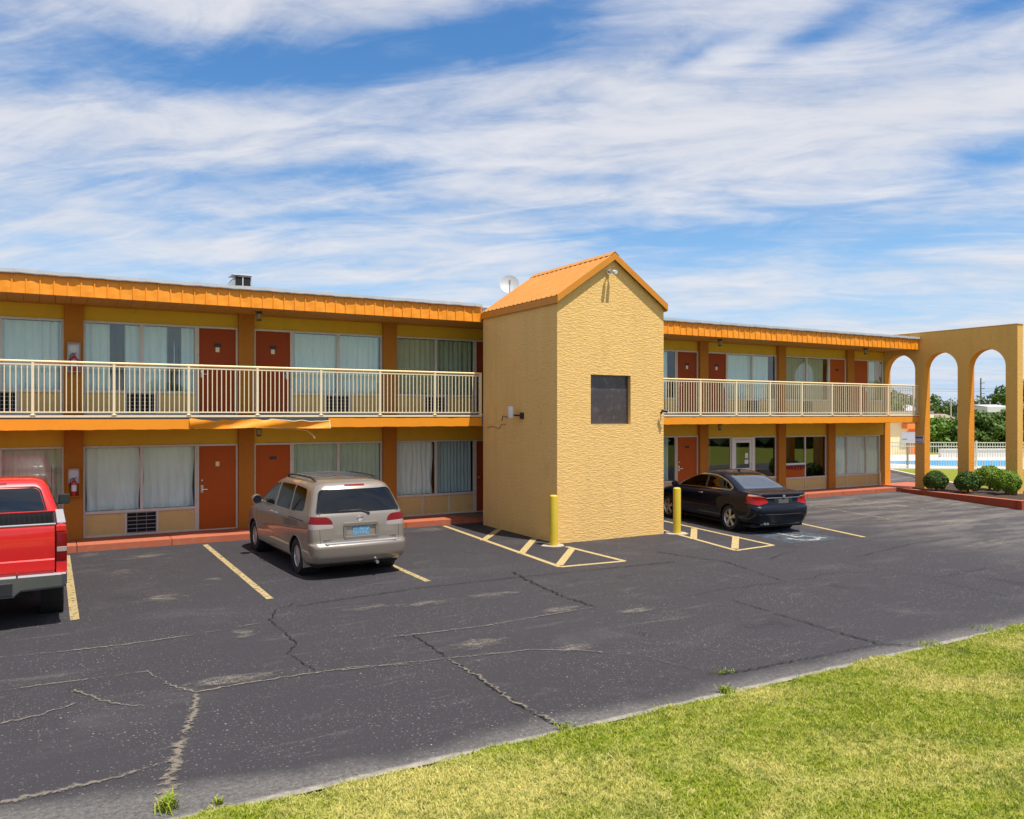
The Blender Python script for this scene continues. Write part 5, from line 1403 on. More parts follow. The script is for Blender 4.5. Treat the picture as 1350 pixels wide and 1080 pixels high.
def lantern(x, y, z, label):
    o = thing('soffit_lamp', label, 'lamp', (x, y, z - .24), group='bronze lanterns under the soffits')
    MB().lathe([(.075, z - .03), (.085, z - .002), (.001, z)][::-1], (x, y, 0), 'z', 16).lathe([(.001, z - .235), (.05, z - .23), (.062, z - .20), (.062, z - .19)], (x, y, 0), 'z', 16).lathe([(.075, z - .06), (.05, z - .03)], (x, y, 0), 'z', 16).build('lamp_cap', 'lantern', o, smooth=True)
    MB().lathe([(.058, z - .19), (.068, z - .12), (.068, z - .06)], (x, y, 0), 'z', 16).build('lamp_glass', 'lantern_glass', o, smooth=True)
lantern(4.42, 20.1, 5.462, 'bronze lantern under the roof soffit above the minivan')
lantern(4.42, 20.1, 2.672, 'bronze lantern under the balcony soffit behind the minivan')
lantern(19.35, 20.0, 5.462, 'bronze lantern under the roof soffit above the black sedan')
lantern(19.35, 20.0, 2.672, 'bronze lantern under the balcony soffit by the office door')
lantern(26.75, 20.0, 5.462, 'bronze lantern under the roof soffit nearest the arches')

def cabinet(z, label, el):
    x0, x1, y = .36, .62, YW - .131
    o = thing('extinguisher_cabinet', label, 'cabinet', (.49, y, z), group='fire extinguisher cabinets on the pilaster')
    b = MB().box(x0, x1, y - .02, y, z, z + .66); b.box(x0, x0 + .022, y - .13, y - .02, z, z + .66).box(x1 - .022, x1, y - .13, y - .02, z, z + .66).box(x0 + .022, x1 - .022, y - .13, y - .02, z, z + .022).box(x0 + .022, x1 - .022, y - .13, y - .02, z + .638, z + .66)
    b.build('cabinet_box', 'column' if z < 2 else 'grey_plastic', o, bevel=.004)
    MB().box(x0 + .024, x1 - .024, y - .028, y - .021, z + .30, z + .635).build('back_card', 'white_plastic', o)
    e = thing('fire_extinguisher', el, 'fire extinguisher', (.49, y - .075, z + .024), group='fire extinguishers in cabinets')
    MB().lathe([(.001, z + .026), (.05, z + .028), (.055, z + .05), (.055, z + .30), (.045, z + .345), (.02, z + .37), (.018, z + .40), (.001, z + .40)], (.495, y - .077, 0), 'z', 20).build('cylinder', MT['ext_red'], e, smooth=True)
    MB().lathe([(.0565, z + .13), (.0565, z + .27)], (.495, y - .077, 0), 'z', 20).build('instruction_label', 'white_plastic', e, smooth=True)
    MB().tube([(.46, y - .08, z + .43), (.495, y - .08, z + .41), (.54, y - .08, z + .435)], .009, 6).tube([(.485, y - .08, z + .40), (.44, y - .09, z + .41), (.42, y - .09, z + .34), (.425, y - .09, z + .22)], .009, 6).build('valve_hose', 'black_plastic', e, smooth=True)
MT['ext_red'] = mat('extinguisher_red', (.50, .012, .012), .3, coat=.5, var=.05)
cabinet(1.12, 'burnt orange extinguisher cabinet on the ground floor pilaster beside the red truck', 'red fire extinguisher in the ground floor cabinet beside the truck')
cabinet(3.92, 'grey extinguisher cabinet on the upper pilaster behind the balcony railing', 'red fire extinguisher in the upper cabinet behind the railing')

# satellite dish on the roof
dsh = thing('satellite_dish', 'pale grey satellite dish on the roof beside the tower gable', 'satellite dish', (11.60, 20.45, 5.86))
axis = Vector((-.42, -.80, .42)).normalized(); ctr = Vector((11.55, 20.40, 6.70)); q = axis.to_track_quat('Z', 'Y')
b = MB(); rr_ = [0.001, .08, .16, .23, .28, .30]
for sd_ in (0, 1):
    i = len(b.v)
    for r_ in rr_:
        for k in range(28):
            a = 2 * math.pi * k / 28; p = ctr + q @ Vector((r_ * math.cos(a) * .94, r_ * math.sin(a) * 1.04, .55 * r_ * r_ - sd_ * .012)); b.v.append(tuple(p))
    for m_ in range(len(rr_) - 1):
        for k in range(28): k2 = (k + 1) % 28; b.f.append((i + m_ * 28 + k, i + m_ * 28 + k2, i + (m_ + 1) * 28 + k2, i + (m_ + 1) * 28 + k)); b.m.append(0)
n_ = len(rr_) * 28
for k in range(28): k2 = (k + 1) % 28; o1 = (len(rr_) - 1) * 28; b.f.append((o1 + k, o1 + k2, n_ + o1 + k2, n_ + o1 + k)); b.m.append(0)
MT['dish'] = mat('dish_paint', (.36, .36, .37), .5, var=.06, vscale=3)
b.build('dish', 'dish', dsh, smooth=True)
fe = ctr + axis * .34 + Vector((0, 0, -.10))
MB().tube([tuple(ctr + q @ Vector((0, -.30, .04))), tuple(fe - Vector((0, 0, .05))), tuple(fe)], .012, 6).lathe([(.001, -.05), (.03, -.05), (.03, .05), (.001, .05)], tuple(fe), 'z', 12).build('feed_arm', 'grey_plastic', dsh, smooth=True)
MB().tube([(11.62, 20.48, 5.86), (11.62, 20.48, 6.5), tuple(ctr - axis * .06)], .022, 8).box(11.5, 11.74, 20.36, 20.6, 5.861, 5.885).build('mast', 'steel', dsh, smooth=True)

# roof vent hood
vt = thing('roof_vent', 'small grey sheet metal vent hood on the flat roof above the balcony', 'vent', (4.3, 22.0, 5.86))
MB().prism([(3.72, 5.88), (4.60, 5.88), (4.60, 6.58), (4.30, 6.58), (4.18, 6.52)], 21.8, 22.35, 'y').build('hood', 'flashing', vt, bevel=.008)
MB().box(4.20, 4.57, 21.785, 21.798, 6.24, 6.54).build('opening', 'black', vt)
MB().box(4.37, 4.39, 21.778, 21.784, 6.24, 6.54).box(4.12, 4.63, 21.75, 22.37, 6.582, 6.605).build('hood_trim', 'white_plastic', vt)

# twin flood light on the gable, its lamps on long stems
fl = thing('flood_light', 'twin head white flood light under the gable peak of the stair tower', 'light', (11.58, 15.69, 6.36))
MB().lathe([(.001, -.05), (.055, -.045), (.055, .0)], (11.58, 15.70, 6.36), 'y', 16).build('base', 'white_plastic', fl, smooth=True)
for s in (-1, 1):
    a = Vector((11.58 + s * .03, 15.64, 6.36)); b_ = Vector((11.58 + s * .058, 15.60, 6.36)); d_ = (Vector((s * .008, -.12, -.02))).normalized()
    MB().tube([tuple(a), tuple(b_)], .015, 8).build('arm', 'grey_plastic', fl, smooth=True)
    MB().tube([tuple(b_), tuple(b_ + d_ * .03), tuple(b_ + d_ * .10), tuple(b_ + d_ * .15)], [.030, .044, .046, .047], 14).build('lamp_head', 'white_plastic' if s > 0 else 'grey_plastic', fl, smooth=True)

# pale panel antenna on the tower's flank, small camera at its other corner
pa = thing('panel_antenna', 'white panel antenna on a black bracket on the shaded tower wall', 'antenna', (10.0, 17.45, 2.85))
b = MB(); pts = [(9.92 + .06 * math.cos(R(a)) * 1.0, 17.45 + .095 * math.sin(R(a))) for a in range(0, 360, 24)]
b.prism(pts, 2.88, 3.17, 'z'); b.build('antenna_shell', 'white_plastic', pa, smooth=True, bevel=.012)
MB().tube([(9.95, 17.43, 2.95), (10.02, 17.32, 2.95), (10.149, 17.28, 2.94)], .022, 8).box(10.12, 10.149, 17.2, 17.36, 2.86, 3.02).build('bracket', 'black_plastic', pa, smooth=True)
MB().tube([(9.92, 17.52, 2.90), (9.98, 17.64, 2.99), (10.13, 17.72, 2.96), (10.14, 18.0, 2.90), (10.14, 18.25, 2.93), (10.14, 18.32, 2.80)], .008, 6).build('cable', 'black_plastic', pa, smooth=True)
cm = thing('security_camera', 'small black camera on the corner of the stair tower facing the sedan', 'camera', (13.2, 15.69, 3.05))
MB().tube([(13.22, 15.70, 3.02), (13.22, 15.62, 3.04)], .014, 8).lathe([(.001, 0), (.03, 0), (.03, .01), (.001, .01)], (13.22, 15.688, 3.02), 'y', 12).build('bracket', 'black_plastic', cm, smooth=True)
MB().tube([(13.15, 15.60, 3.075), (13.27, 15.52, 3.04)], [.032, .036], 12).build('camera_body', 'black_plastic', cm, smooth=True)

# plate sign on the arcade pillar: pale lettering bars are too small to read
sg = thing('pillar_sign', 'small blue and white notice on the arcade pillar nearest the motel', 'sign', (29.09, 19.37, 2.0))
MT['sign_blue'] = mat('sign_blue', (.10, .09, .22), .5, var=.05); MT['sign_pale'] = mat('sign_pale', (.55, .55, .66), .5, var=.05)
MB().box(29.078, 29.096, 19.20, 19.545, 1.86, 2.14).build('board', 'sign_pale', sg, bevel=.004)
MB().box(29.072, 29.077, 19.22, 19.525, 2.045, 2.11).box(29.072, 29.077, 19.23, 19.50, 1.90, 1.922).build('lettering', 'sign_blue', sg)

# ------------------------------------------------------------------ planter and clipped bushes
pl = thing('planter', 'raised bed with dark red kerb and mulch at the foot of the arcade', 'planter', (28.0, 16.8, 0))
A = [(28.30, 19.58), (26.22, 14.05), (30.2, 13.2)]
def hz_(x, y): return .14 + .14 * min(1, max(0, (19.5 - y) / 5.4))
kb = MB(); kw = .22
def kerb_run(p, q, n):
    p, q = Vector(p), Vector(q); d = (q - p).normalized(); nn = Vector((-d.y, d.x))
    for k in range(n):
        a = p.lerp(q, k / n); b_ = p.lerp(q, (k + 1) / n); ai, bi = a + nn * kw, b_ + nn * kw
        za, zb = hz_(*a), hz_(*b_)
        kb.quad((*a, -.03), (*b_, -.03), (*b_, zb), (*a, za), 0); kb.quad((*a, za), (*b_, zb), (*bi, zb), (*ai, za), 1); kb.quad((*ai, za), (*bi, zb), (*bi, -.03), (*ai, -.03), 0)
kerb_run(A[0], A[1], 12); kerb_run(A[1], A[2], 8)
kb.build('kerb', ['redkerb', 'redwalk'], pl, fix=False)
MT['mulch'] = mat('bark_mulch', (.055, .032, .020), .95, var=.5, vscale=14, bump=1.0, bscale=45, bdist=.03)
mb_ = MB(); P4 = [(28.45, 19.5), (26.48, 14.2), (30.2, 13.4), (31.0, 19.5)]
def mul(u, v):
    a = Vector(P4[0]).lerp(Vector(P4[1]), u); b_ = Vector(P4[3]).lerp(Vector(P4[2]), u); p = a.lerp(b_, v)
    return (p.x, p.y, hz_(p.x, p.y) - .03 + .03 * math.sin(p.x * 7) * math.sin(p.y * 5) + random.uniform(-.012, .012))
mb_.grid(mul, 40, 24); mb_.build('mulch', 'mulch', pl, smooth=True, fix=False)

def leaf_mat(name, c0, c1, c2, trans=.25):
    m, t, b = new_mat(name); geo = t.add('ShaderNodeNewGeometry'); rnd = geo.outputs['Random Per Island']
    n = t.noise(t.coords(), 1.6, 4, .6)
    c = t.mix(rnd, c0, c1); c = t.mix(t.maprange(n, .42, .68), c, c2)
    t.link(c, b.inputs['Base Color']); b.inputs['Roughness'].default_value = .5; b.inputs['Specular IOR Level'].default_value = .3
    tr = t.add('ShaderNodeBsdfTranslucent'); t.link(c, tr.inputs[0]); mx = t.add('ShaderNodeMixShader'); mx.inputs[0].default_value = trans
    out = t.n['Material Output']; t.link(b.outputs[0], mx.inputs[1]); t.link(tr.outputs[0], mx.inputs[2]); t.link(mx.outputs[0], out.inputs[0])
    return m
MT['box_dark'] = leaf_mat('boxwood_leaves', (.040, .085, .012), (.085, .16, .022), (.06, .12, .018))
MT['box_light'] = leaf_mat('fresh_boxwood_leaves', (.10, .19, .014), (.22, .34, .028), (.155, .26, .02))
MT['tree_leaf'] = leaf_mat('tree_leaves', (.055, .105, .016), (.13, .21, .032), (.08, .14, .022))
MT['hedge_leaf'] = leaf_mat('hedge_leaves', (.075, .16, .018), (.20, .33, .04), (.12, .22, .026))
MT['far_leaf'] = leaf_mat('far_leaves', (.060, .095, .030), (.115, .150, .045), (.085, .115, .038))
MT['bark'] = mat('tree_bark', (.13, .10, .075), .9, var=.3, vscale=4, stretch=(1, 1, .2), bump=.6, bscale=14, bdist=.02)

def leaves(name, pts, size, m, parent, rng, squash=.62):
    """many small leaf faces, one at each given point (position, outward normal)"""
    n = len(pts); V = np.empty((n * 4, 3), dtype=np.float32); off = OFF[parent.name] if parent else Vector((0, 0, 0))
    P_ = np.array([p for p, _ in pts], dtype=np.float32) - np.array(off, dtype=np.float32); N = np.array([q_ for _, q_ in pts], dtype=np.float32)
    rs = np.random.RandomState(rng.randint(0, 10 ** 6))
    N = N + rs.normal(0, .55, N.shape); N /= np.linalg.norm(N, axis=1)[:, None] + 1e-6
    T = np.cross(N, rs.normal(0, 1, N.shape)); T /= np.linalg.norm(T, axis=1)[:, None] + 1e-6; B = np.cross(N, T)
    s = (size * rs.uniform(.6, 1.35, n)).astype(np.float32)[:, None]
    V[0::4] = P_ - T * s; V[1::4] = P_ + B * s * squash + N * s * .15; V[2::4] = P_ + T * s; V[3::4] = P_ - B * s * squash + N * s * .15
    me = bpy.data.meshes.new(name); me.vertices.add(n * 4); me.vertices.foreach_set('co', V.ravel())
    me.loops.add(n * 4); me.loops.foreach_set('vertex_index', np.arange(n * 4, dtype=np.int32)); me.polygons.add(n)
    me.polygons.foreach_set('loop_start', np.arange(0, n * 4, 4, dtype=np.int32)); me.polygons.foreach_set('loop_total', np.full(n, 4, dtype=np.int32))
    me.update(); me.validate(); me.materials.append(m if not isinstance(m, str) else MT[m])
    o = bpy.data.objects.new(name, me); register(o, parent, off.copy() if parent else Vector((0, 0, 0))); return o

def bush(x, y, z, rx, rzv, label, m, seed):
    r = random.Random(seed); o = thing('boxwood_bush', label, 'bush', (x, y, z), group='clipped round bushes under the arches')
    MB().tube([(x, y, z - .02), (x + .02, y, z + rzv * .7)], [.05, .03], 8).build('trunk', 'bark', o)
    pts = []
    ph = [r.uniform(0, 6.28) for _ in range(4)]
    for k in range(5200):
        a = r.uniform(0, 6.283); c = r.uniform(-.75, 1); s = math.sqrt(1 - c * c); lump = 1 + .05 * math.sin(3 * a + ph[0]) + .045 * math.sin(5 * c + 4 * a + ph[1]) + .04 * math.sin(9 * a + ph[2])
        q_ = (1 - abs(r.gauss(0, .10))) * lump
        pts.append(((x + rx * s * math.cos(a) * q_, y + rx * s * math.sin(a) * q_, z + rzv * (.5 + .5 * c * q_) * 1.0), (s * math.cos(a), s * math.sin(a), c + .2)))
    leaves('crown', pts, .030, m, o, r)
    return o
bush(28.25, 18.16, .16, .40, .74, 'dark green clipped bush beside the arcade pillar with the notice', 'box_dark', 1)
bush(28.30, 17.0, .19, .42, .76, 'clipped bush in front of the middle pillar, dark with a pale green tuft', 'box_dark', 2)
bush(30.25, 17.35, .2, .50, .86, 'tall mid green clipped bush standing behind the others, under the outer arch', 'box_light', 3)
bush(28.75, 15.92, .22, .47, .82, 'bright green clipped bush in front of the last arcade pillar', 'box_light', 4)
r9 = random.Random(9); tf_ = []
for k in range(420):
    a = r9.gauss(0, .13); c = r9.gauss(0, .12); tf_.append(((28.02 + r9.gauss(0, .05), 16.74 + a, .45 + c), (-.6, -.6, .4)))

# ------------------------------------------------------------------ beyond the arches: verge, pool, fences, pool house
K = lambda px, py, z=0: (lambda D, u: ((.4955 + .8686 * u) * D, (.8686 - .4955 * u) * D))(1071 * (CAM_H - z) / (py - 546), (px - 675) / 1071)
e1 = Vector((.615, .788)); e2 = Vector((.788, -.615))          # along and across the driveway's far edge
o0 = Vector((33.0, 20.5))
def V2(a, b_): q_ = o0 + e1 * a + e2 * b_; return (q_.x, q_.y)
vg = MB(); gp = [V2(-6, 0), V2(40, 0), V2(40, 60), V2(-6, 60)]
vg.prism(gp, -.04, .10, 'z'); structure(vg.build('verge', 'field'))
vk = MB(); vk.prism([V2(-6, -.16), V2(40, -.16), V2(40, -.002), V2(-6, -.002)], -.04, .13, 'z'); structure(vk.build('kerb', 'concrete'))
MT['deck'] = mat('white_pool_deck', (.62, .60, .56), .8, var=.08)
dk = MB(); dp = [K(1080, 620.5), K(1420, 622), K(1420, 602.5), K(1080, 602)]; dk.prism(dp, .08, .14, 'z'); structure(dk.build('pool_deck', 'deck'))
m, t, b = new_mat('pool_water'); v = t.coords()
b.inputs['Base Color'].default_value = (.02, .27, .52, 1); b.inputs['Roughness'].default_value = .3; b.inputs['Specular IOR Level'].default_value = .15
t.link(t.bump(t.noise(v, 3, 3, .6), .15, .05), b.inputs['Normal']); MT['water'] = m
sheet('pool_water', [K(1150, 613.5), K(1240, 617.5), K(1345, 617.8), K(1345, 610), K(1240, 610), K(1150, 611)], .145, 'water')
cp_ = MB(); cpp = [K(1236, 602.6), K(1262, 602.6), K(1262, 600.8), K(1236, 600.8)]
# two white picket fences
def fence(name, label, a, b_, h_, posts, mname, sp=.13, z0=.1, gr=None):
    a, b_ = Vector(a), Vector(b_); L = (b_ - a).length; d = (b_ - a) / L
    o = thing(name, label, 'fence', (*((a + b_) / 2), z0), group=gr)
    ang = math.atan2(d.y, d.x); M_ = Matrix.Translation((a.x, a.y, z0)) @ Matrix.Rotation(ang, 4, 'Z')
    def put(mb__, nm):
        mb__.v = [tuple(M_ @ Vector(p)) for p in mb__.v]; return mb__.build(nm, mname, o)
    for z in (h_ - .06, h_ - .26, .12): put(MB().box(0, L, -.022, .022, z, z + .05), 'rail')
    n = int(L / posts)
    for k in range(n + 1): put(MB().box(k * posts - .04, k * posts + .04, -.04, .04, -.05, h_ + .06), 'post')
    x = sp
    while x < L - .02: put(MB().box(x - .011, x + .011, -.011, .011, .10, h_ - .01), 'picket'); x += sp
    return o
MT['fence_white'] = mat('white_fence_paint', (.70, .69, .66), .5, var=.06)
MT['fence_grey'] = mat('grey_fence_paint', (.42, .40, .38), .5, var=.06)
fa, fb_ = Vector(K(1160, 620.5)), Vector(K(1370, 621.5)); fence('pool_fence', 'white picket fence along the near side of the swimming pool', fa, fb_, 1.42, 2.45, 'fence_white')
# low white wall behind the water
lw = thing('pool_wall', 'low white wall along the far edge of the swimming pool', 'wall', (*K(1290, 606), .12))
a, b_ = Vector(K(1240, 606)), Vector(K(1385, 605.5)); d = (b_ - a).normalized(); nn = Vector((-d.y, d.x)) * .25
MB().prism([tuple(a), tuple(b_), tuple(b_ + nn), tuple(a + nn)], .1, .62, 'z').build('wall', 'deck', lw)
MB().prism([tuple(a - nn * .2), tuple(b_ - nn * .2), tuple(b_ + nn * 1.2), tuple(a + nn * 1.2)], .622, .70, 'z').build('coping', 'deck', lw)

# pool house behind the passage
ph = thing('pool_house', 'cream pool house with orange panels, seen through the passage under the balcony', 'building', (*K(1180, 600), 0))
c0 = Vector(K(1140, 603)); c1 = Vector(K(1220, 601)); d = (c1 - c0).normalized(); nn = Vector((-d.y, d.x)); 
MT['cream'] = mat('cream_wall', (.80, .62, .36), .8, var=.06); MT['orange_panel'] = mat('orange_panel', (.78, .20, .04), .6, var=.05)
def wallbox(p, q, depth, z0=0, z1=0, out=0): return [tuple(p + nn * out), tuple(q + nn * out), tuple(q + nn * depth), tuple(p + nn * depth)]
MB().prism(wallbox(c0, c1, 7), 0, 2.95, 'z').build('wall', 'cream', ph)
MB().prism(wallbox(c0 - d * .3, c1 + d * .3, 7.3, 0, 0, -.45), 2.952, 3.2, 'z').build('roof', 'roofing', ph)
MB().prism(wallbox(c0 - d * .3, c1 + d * .3, -.42, 0, 0, -.46), 2.72, 2.951, 'z').build('roof_band', 'cream', ph)
pd = [c0.lerp(c1, .71), c0.lerp(c1, .83)]
MB().prism(wallbox(pd[0], pd[1], -.002, 0, 0, -.05), .1, 1.95, 'z').build('door', 'orange_panel', ph)
# orange canopy boards over the pool house entrance
aw2 = MB(); p_, q_ = c0.lerp(c1, .60), c0.lerp(c1, .86)
aw2.prism(wallbox(p_, q_, -.003, 0, 0, -.5), 1.95, 2.3, 'z'); aw2.build('canopy', 'orange_panel', ph)
# pool rules board on a brown post
rs_ = thing('rules_board', 'pale grey rules board on a brown post beyond the passage', 'sign', (*K(1196, 619.5), .1))
p = Vector(K(1196.5, 620)); MB().box(p.x - .04, p.x + .04, p.y - .04, p.y + .04, .05, 2.05).build('post', 'brown_wood', rs_)
fdv = Vector((.4955, .8686)); rv = Vector((.8686, -.4955)); p2 = p - fdv * .06 + rv * .06
MB().prism([tuple(p2 - rv * .42), tuple(p2 + rv * .42), tuple(p2 + rv * .42 + fdv * .03), tuple(p2 - rv * .42 + fdv * .03)], 1.50, 2.02, 'z').build('board', 'sign_pale', rs_)
MB().prism([tuple(p2 - rv * .36 - fdv * .006), tuple(p2 - rv * .12 - fdv * .006), tuple(p2 - rv * .12 - fdv * .001), tuple(p2 - rv * .36 - fdv * .001)], 1.64, 1.67, 'z').build('lettering', 'sign_blue', rs_)

# ------------------------------------------------------------------ trees
def tree(x, y, h_, rad, label, m, seed, trunk_h=None, z0=0, n=2600, leaf=.16, name='leafy_tree', cat='tree', group=None, low=.18, clumps=16):
    r = random.Random(seed); o = thing(name, label, cat, (x, y, z0), group=group)
    th = trunk_h or h_ * .35; tb_ = MB(); tb_.tube([(x, y, z0 - .1), (x + r.uniform(-.1, .1), y, z0 + th * .5), (x + r.uniform(-.2, .2), y + r.uniform(-.2, .2), z0 + th * 1.3)], [h_ * .028, h_ * .022, h_ * .014], 8)
    cl = []
    for k in range(clumps):
        a = r.uniform(0, 6.283); q = math.sqrt(r.random()) * rad * .78; zz_ = z0 + h_ * (low + (1 - low) * r.uniform(.08, .93))
        prof = math.sin(min(1, max(.05, (zz_ - z0 - h_ * low) / (h_ * (1 - low)))) * math.pi * .82 + .35)
        cl.append((x + q * math.cos(a) * prof, y + q * math.sin(a) * prof, zz_, rad * r.uniform(.28, .48)))
    for c in cl[:9]: tb_.tube([(x, y, z0 + th), ((x + c[0]) / 2, (y + c[1]) / 2, (z0 + th + c[2]) / 2 + .1), c[:3]], [h_ * .012, h_ * .008, h_ * .003], 6)
    tb_.build('trunk', 'bark', o, smooth=True)
    pts = []
    for k in range(n):
        c = r.choice(cl); v_ = Vector((r.gauss(0, 1), r.gauss(0, 1), r.gauss(0, 1))).normalized(); q = c[3] * (r.random() ** .4)
        p_ = (c[0] + v_.x * q, c[1] + v_.y * q, max(z0 + h_ * low * .6, c[2] + v_.z * q * .8)); pts.append((p_, (v_.x, v_.y, v_.z + .35)))
    leaves('crown', pts, leaf, m, o, r)
    return o
rt = random.Random(21)
kinds = [('bushy bright green tree behind the pool fence, seen through the middle arch', 'hedge_leaf'), ('dark green bushy tree behind the pool fence, seen through the outer arch', 'tree_leaf')]
# dense bushy row right behind the far fence
for i, (px, D, h_, rad, mm, lab) in enumerate((
        (1175, 66, 4.0, 2.2, 'tree_leaf', 'dense bushy tree behind the pool house roof'),
        (1206, 65, 2.9, 2.2, 'hedge_leaf', 'bright bushy tree just beyond the pillar with the notice'),
        (1232, 62, 2.65, 1.7, 'hedge_leaf', 'bright green bushy tree beyond the pool, first in the middle arch'),
        (1254, 63, 2.4, 1.7, 'hedge_leaf', 'lower bright green tree beyond the pool, second in the middle arch'),
        (1276, 62, 2.6, 1.8, 'tree_leaf', 'dark bushy tree hidden mostly by the middle pillar'),
        (1297, 62, 3.0, 1.9, 'tree_leaf', 'dark bushy tree beyond the pool, first in the outer arch'),
        (1319, 63, 3.05, 1.9, 'tree_leaf', 'dark bushy tree beyond the pool, second in the outer arch'),
        (1345, 62, 3.3, 2.0, 'tree_leaf', 'dark bushy tree beyond the last pillar of the arcade'))):
    u = (px - 675) / 1071; tree((.4955 + .8686 * u) * D, (.8686 - .4955 * u) * D, h_, rad, lab, mm, 40 + i, 1.0, n=4200, leaf=.13, group='bushy trees behind the pool', low=.0, clumps=22)
for i, (px, D, h_, rad, mm, lab) in enumerate((
        (1185, 130, 5.6, 5.5, 'far_leaf', 'far tree showing above the balcony rail by the first arch'),
        (1160, 120, 6.5, 5, 'far_leaf', 'far tree behind the last upper room of the motel'),
        (1226, 150, 6.0, 3.5, 'tree_leaf', 'far dark tree at the edge of the middle arch'),
        (1258, 170, 5.2, 5, 'far_leaf', 'far olive tree beside the pale light pole'),
        (1292, 150, 5.3, 5, 'far_leaf', 'far yellow green tree under the tall utility pole'),
        (1322, 140, 7.6, 3.0, 'tree_leaf', 'taller open crowned tree at the edge of the outer arch'),
        (1345, 150, 8.5, 5, 'far_leaf', 'far tree beyond the end of the arcade'))):
    u = (px - 675) / 1071; tree((.4955 + .8686 * u) * D, (.8686 - .4955 * u) * D, h_, rad, lab, mm, 70 + i, 2.6, n=1800, leaf=.34, group='trees far beyond the pool', low=.1, clumps=18)
def far_pos(px, D): u = (px - 675) / 1071; return Vector(((.4955 + .8686 * u) * D, (.8686 - .4955 * u) * D))
# poles and houses in the distance
def pole(px, D, h_, label, arms, m, r0=.16, cat='pole', name='utility_pole'):
    p = far_pos(px, D); o = thing(name, label, cat, (p.x, p.y, 0))
    MB().tube([(p.x, p.y, 0), (p.x, p.y, h_)], [r0, r0 * .7], 10).build('pole', m, o, smooth=True)
    for z, l0, l1 in arms:
        a, b__ = p - rv * l0, p + rv * l1; MB().tube([(a.x, a.y, z), (b__.x, b__.y, z + .1)], .09, 6).build('cross_arm', m, o)
    return p
pA = pole(1293, 190, 11.4, 'tall dark utility pole with three side arms in the outer arch', [(10.2, .2, .9), (8.9, .2, .9), (7.7, .2, .9)], 'brown_wood', .2)
pB = pole(1253.5, 120, 5.4, 'pale slim pole among trees in the middle arch', [], 'concrete', .12, 'pole', 'light_pole')
pC = pole(1305, 130, 5.0, 'pale slim pole beside the white house in the outer arch', [], 'concrete', .12, 'pole', 'light_pole')
for i, (z, dz_) in enumerate(((6.9, 0), (6.4, 0), (4.0, 0))):
    a, b__ = far_pos(1130, 190), far_pos(1420, 185); tag(MB().tube([(a.x, a.y, z + 2.2), ((a.x + b__.x) / 2, (a.y + b__.y) / 2, z + 1.8), (b__.x, b__.y, z + 2.2)], .035, 5).build('power_line', 'black_plastic'), ['thin power line crossing the arches, highest of the three', 'thin power line just under the highest one in the arches', 'thin power line low above the trees in the arches'][i], 'power line')
def house(px, D, w_, hh, roofh, label, wallm, roofm):
    p = far_pos(px, D); o = thing('house', label, 'house', (p.x, p.y, 0)); a, b__ = p - rv * w_ / 2, p + rv * w_ / 2
    MB().prism([tuple(a), tuple(b__), tuple(b__ + fdv * 8), tuple(a + fdv * 8)], 0, hh, 'z').build('wall', wallm, o)
    i = [(*a, hh), (*b__, hh), (*(b__ + fdv * 8), hh), (*(a + fdv * 8), hh), (*(a + fdv * 4), hh + roofh), (*(b__ + fdv * 4), hh + roofh)]
    rb_ = MB(); rb_.v = [(x, y, z + .003) for x, y, z in i]; rb_.f = [(0, 1, 5, 4), (2, 3, 4, 5), (0, 4, 3), (1, 2, 5), (0, 3, 2, 1)]; rb_.m = [0] * 5; rb_.build('roof', roofm, o)
    for k in range(3):
        c_ = a.lerp(b__, (k + .6) / 3.3); MB().prism([tuple(c_ - rv * .5 - fdv * .03), tuple(c_ + rv * .5 - fdv * .03), tuple(c_ + rv * .5 - fdv * .002), tuple(c_ - rv * .5 - fdv * .002)], hh * .45, hh * .8, 'z').build('window', 'alu_dark', o)
MT['house_white'] = mat('white_siding', (.68, .67, .66), .7, var=.05); MT['house_roof'] = mat('dull_red_roof', (.30, .20, .17), .8, var=.15); MT['roof_grey'] = mat('pale_grey_roof', (.48, .48, .50), .8, var=.1)
house(1318, 118, 3.6, 4.05, .35, 'white house behind the trees in the outer arch', 'house_white', 'roof_grey')
house(1246, 90, 4.2, 2.2, .8, 'house with dull red roof in the middle arch', 'house_white', 'house_roof')
house(1188, 105, 6, 3.4, .8, 'pale house beyond the balcony rail at the first arch', 'house_white', 'roof_grey')

# far-off wood across the road behind the viewpoint and round the horizon: one mass
rw_ = random.Random(5); pts = []
def mass(cx_, cy__, L, h_, ang, n):
    ca, sa = math.cos(ang), math.sin(ang)
    for k in range(n):
        u = rw_.uniform(-.5, .5) * L; v_ = rw_.uniform(-4, 4); top = h_ * (.62 + .22 * math.sin(u * .23) + .16 * math.sin(u * .71 + 1)); z = rw_.random() ** .75 * top
        pts.append(((cx_ + ca * u - sa * v_, cy__ + sa * u + ca * v_, z), (rw_.gauss(0, 1), rw_.gauss(0, 1), rw_.gauss(.4, 1))))
mass(10, -60, 190, 8, 0, 9000); mass(62, -4, 60, 7, R(75), 4500); mass(170, 150, 260, 7.5, R(-32), 5000); mass(-80, 20, 120, 8, R(80), 3000)
o = leaves('distant_wood', pts, .75, 'tree_leaf', None, rw_); o['kind'] = 'stuff'
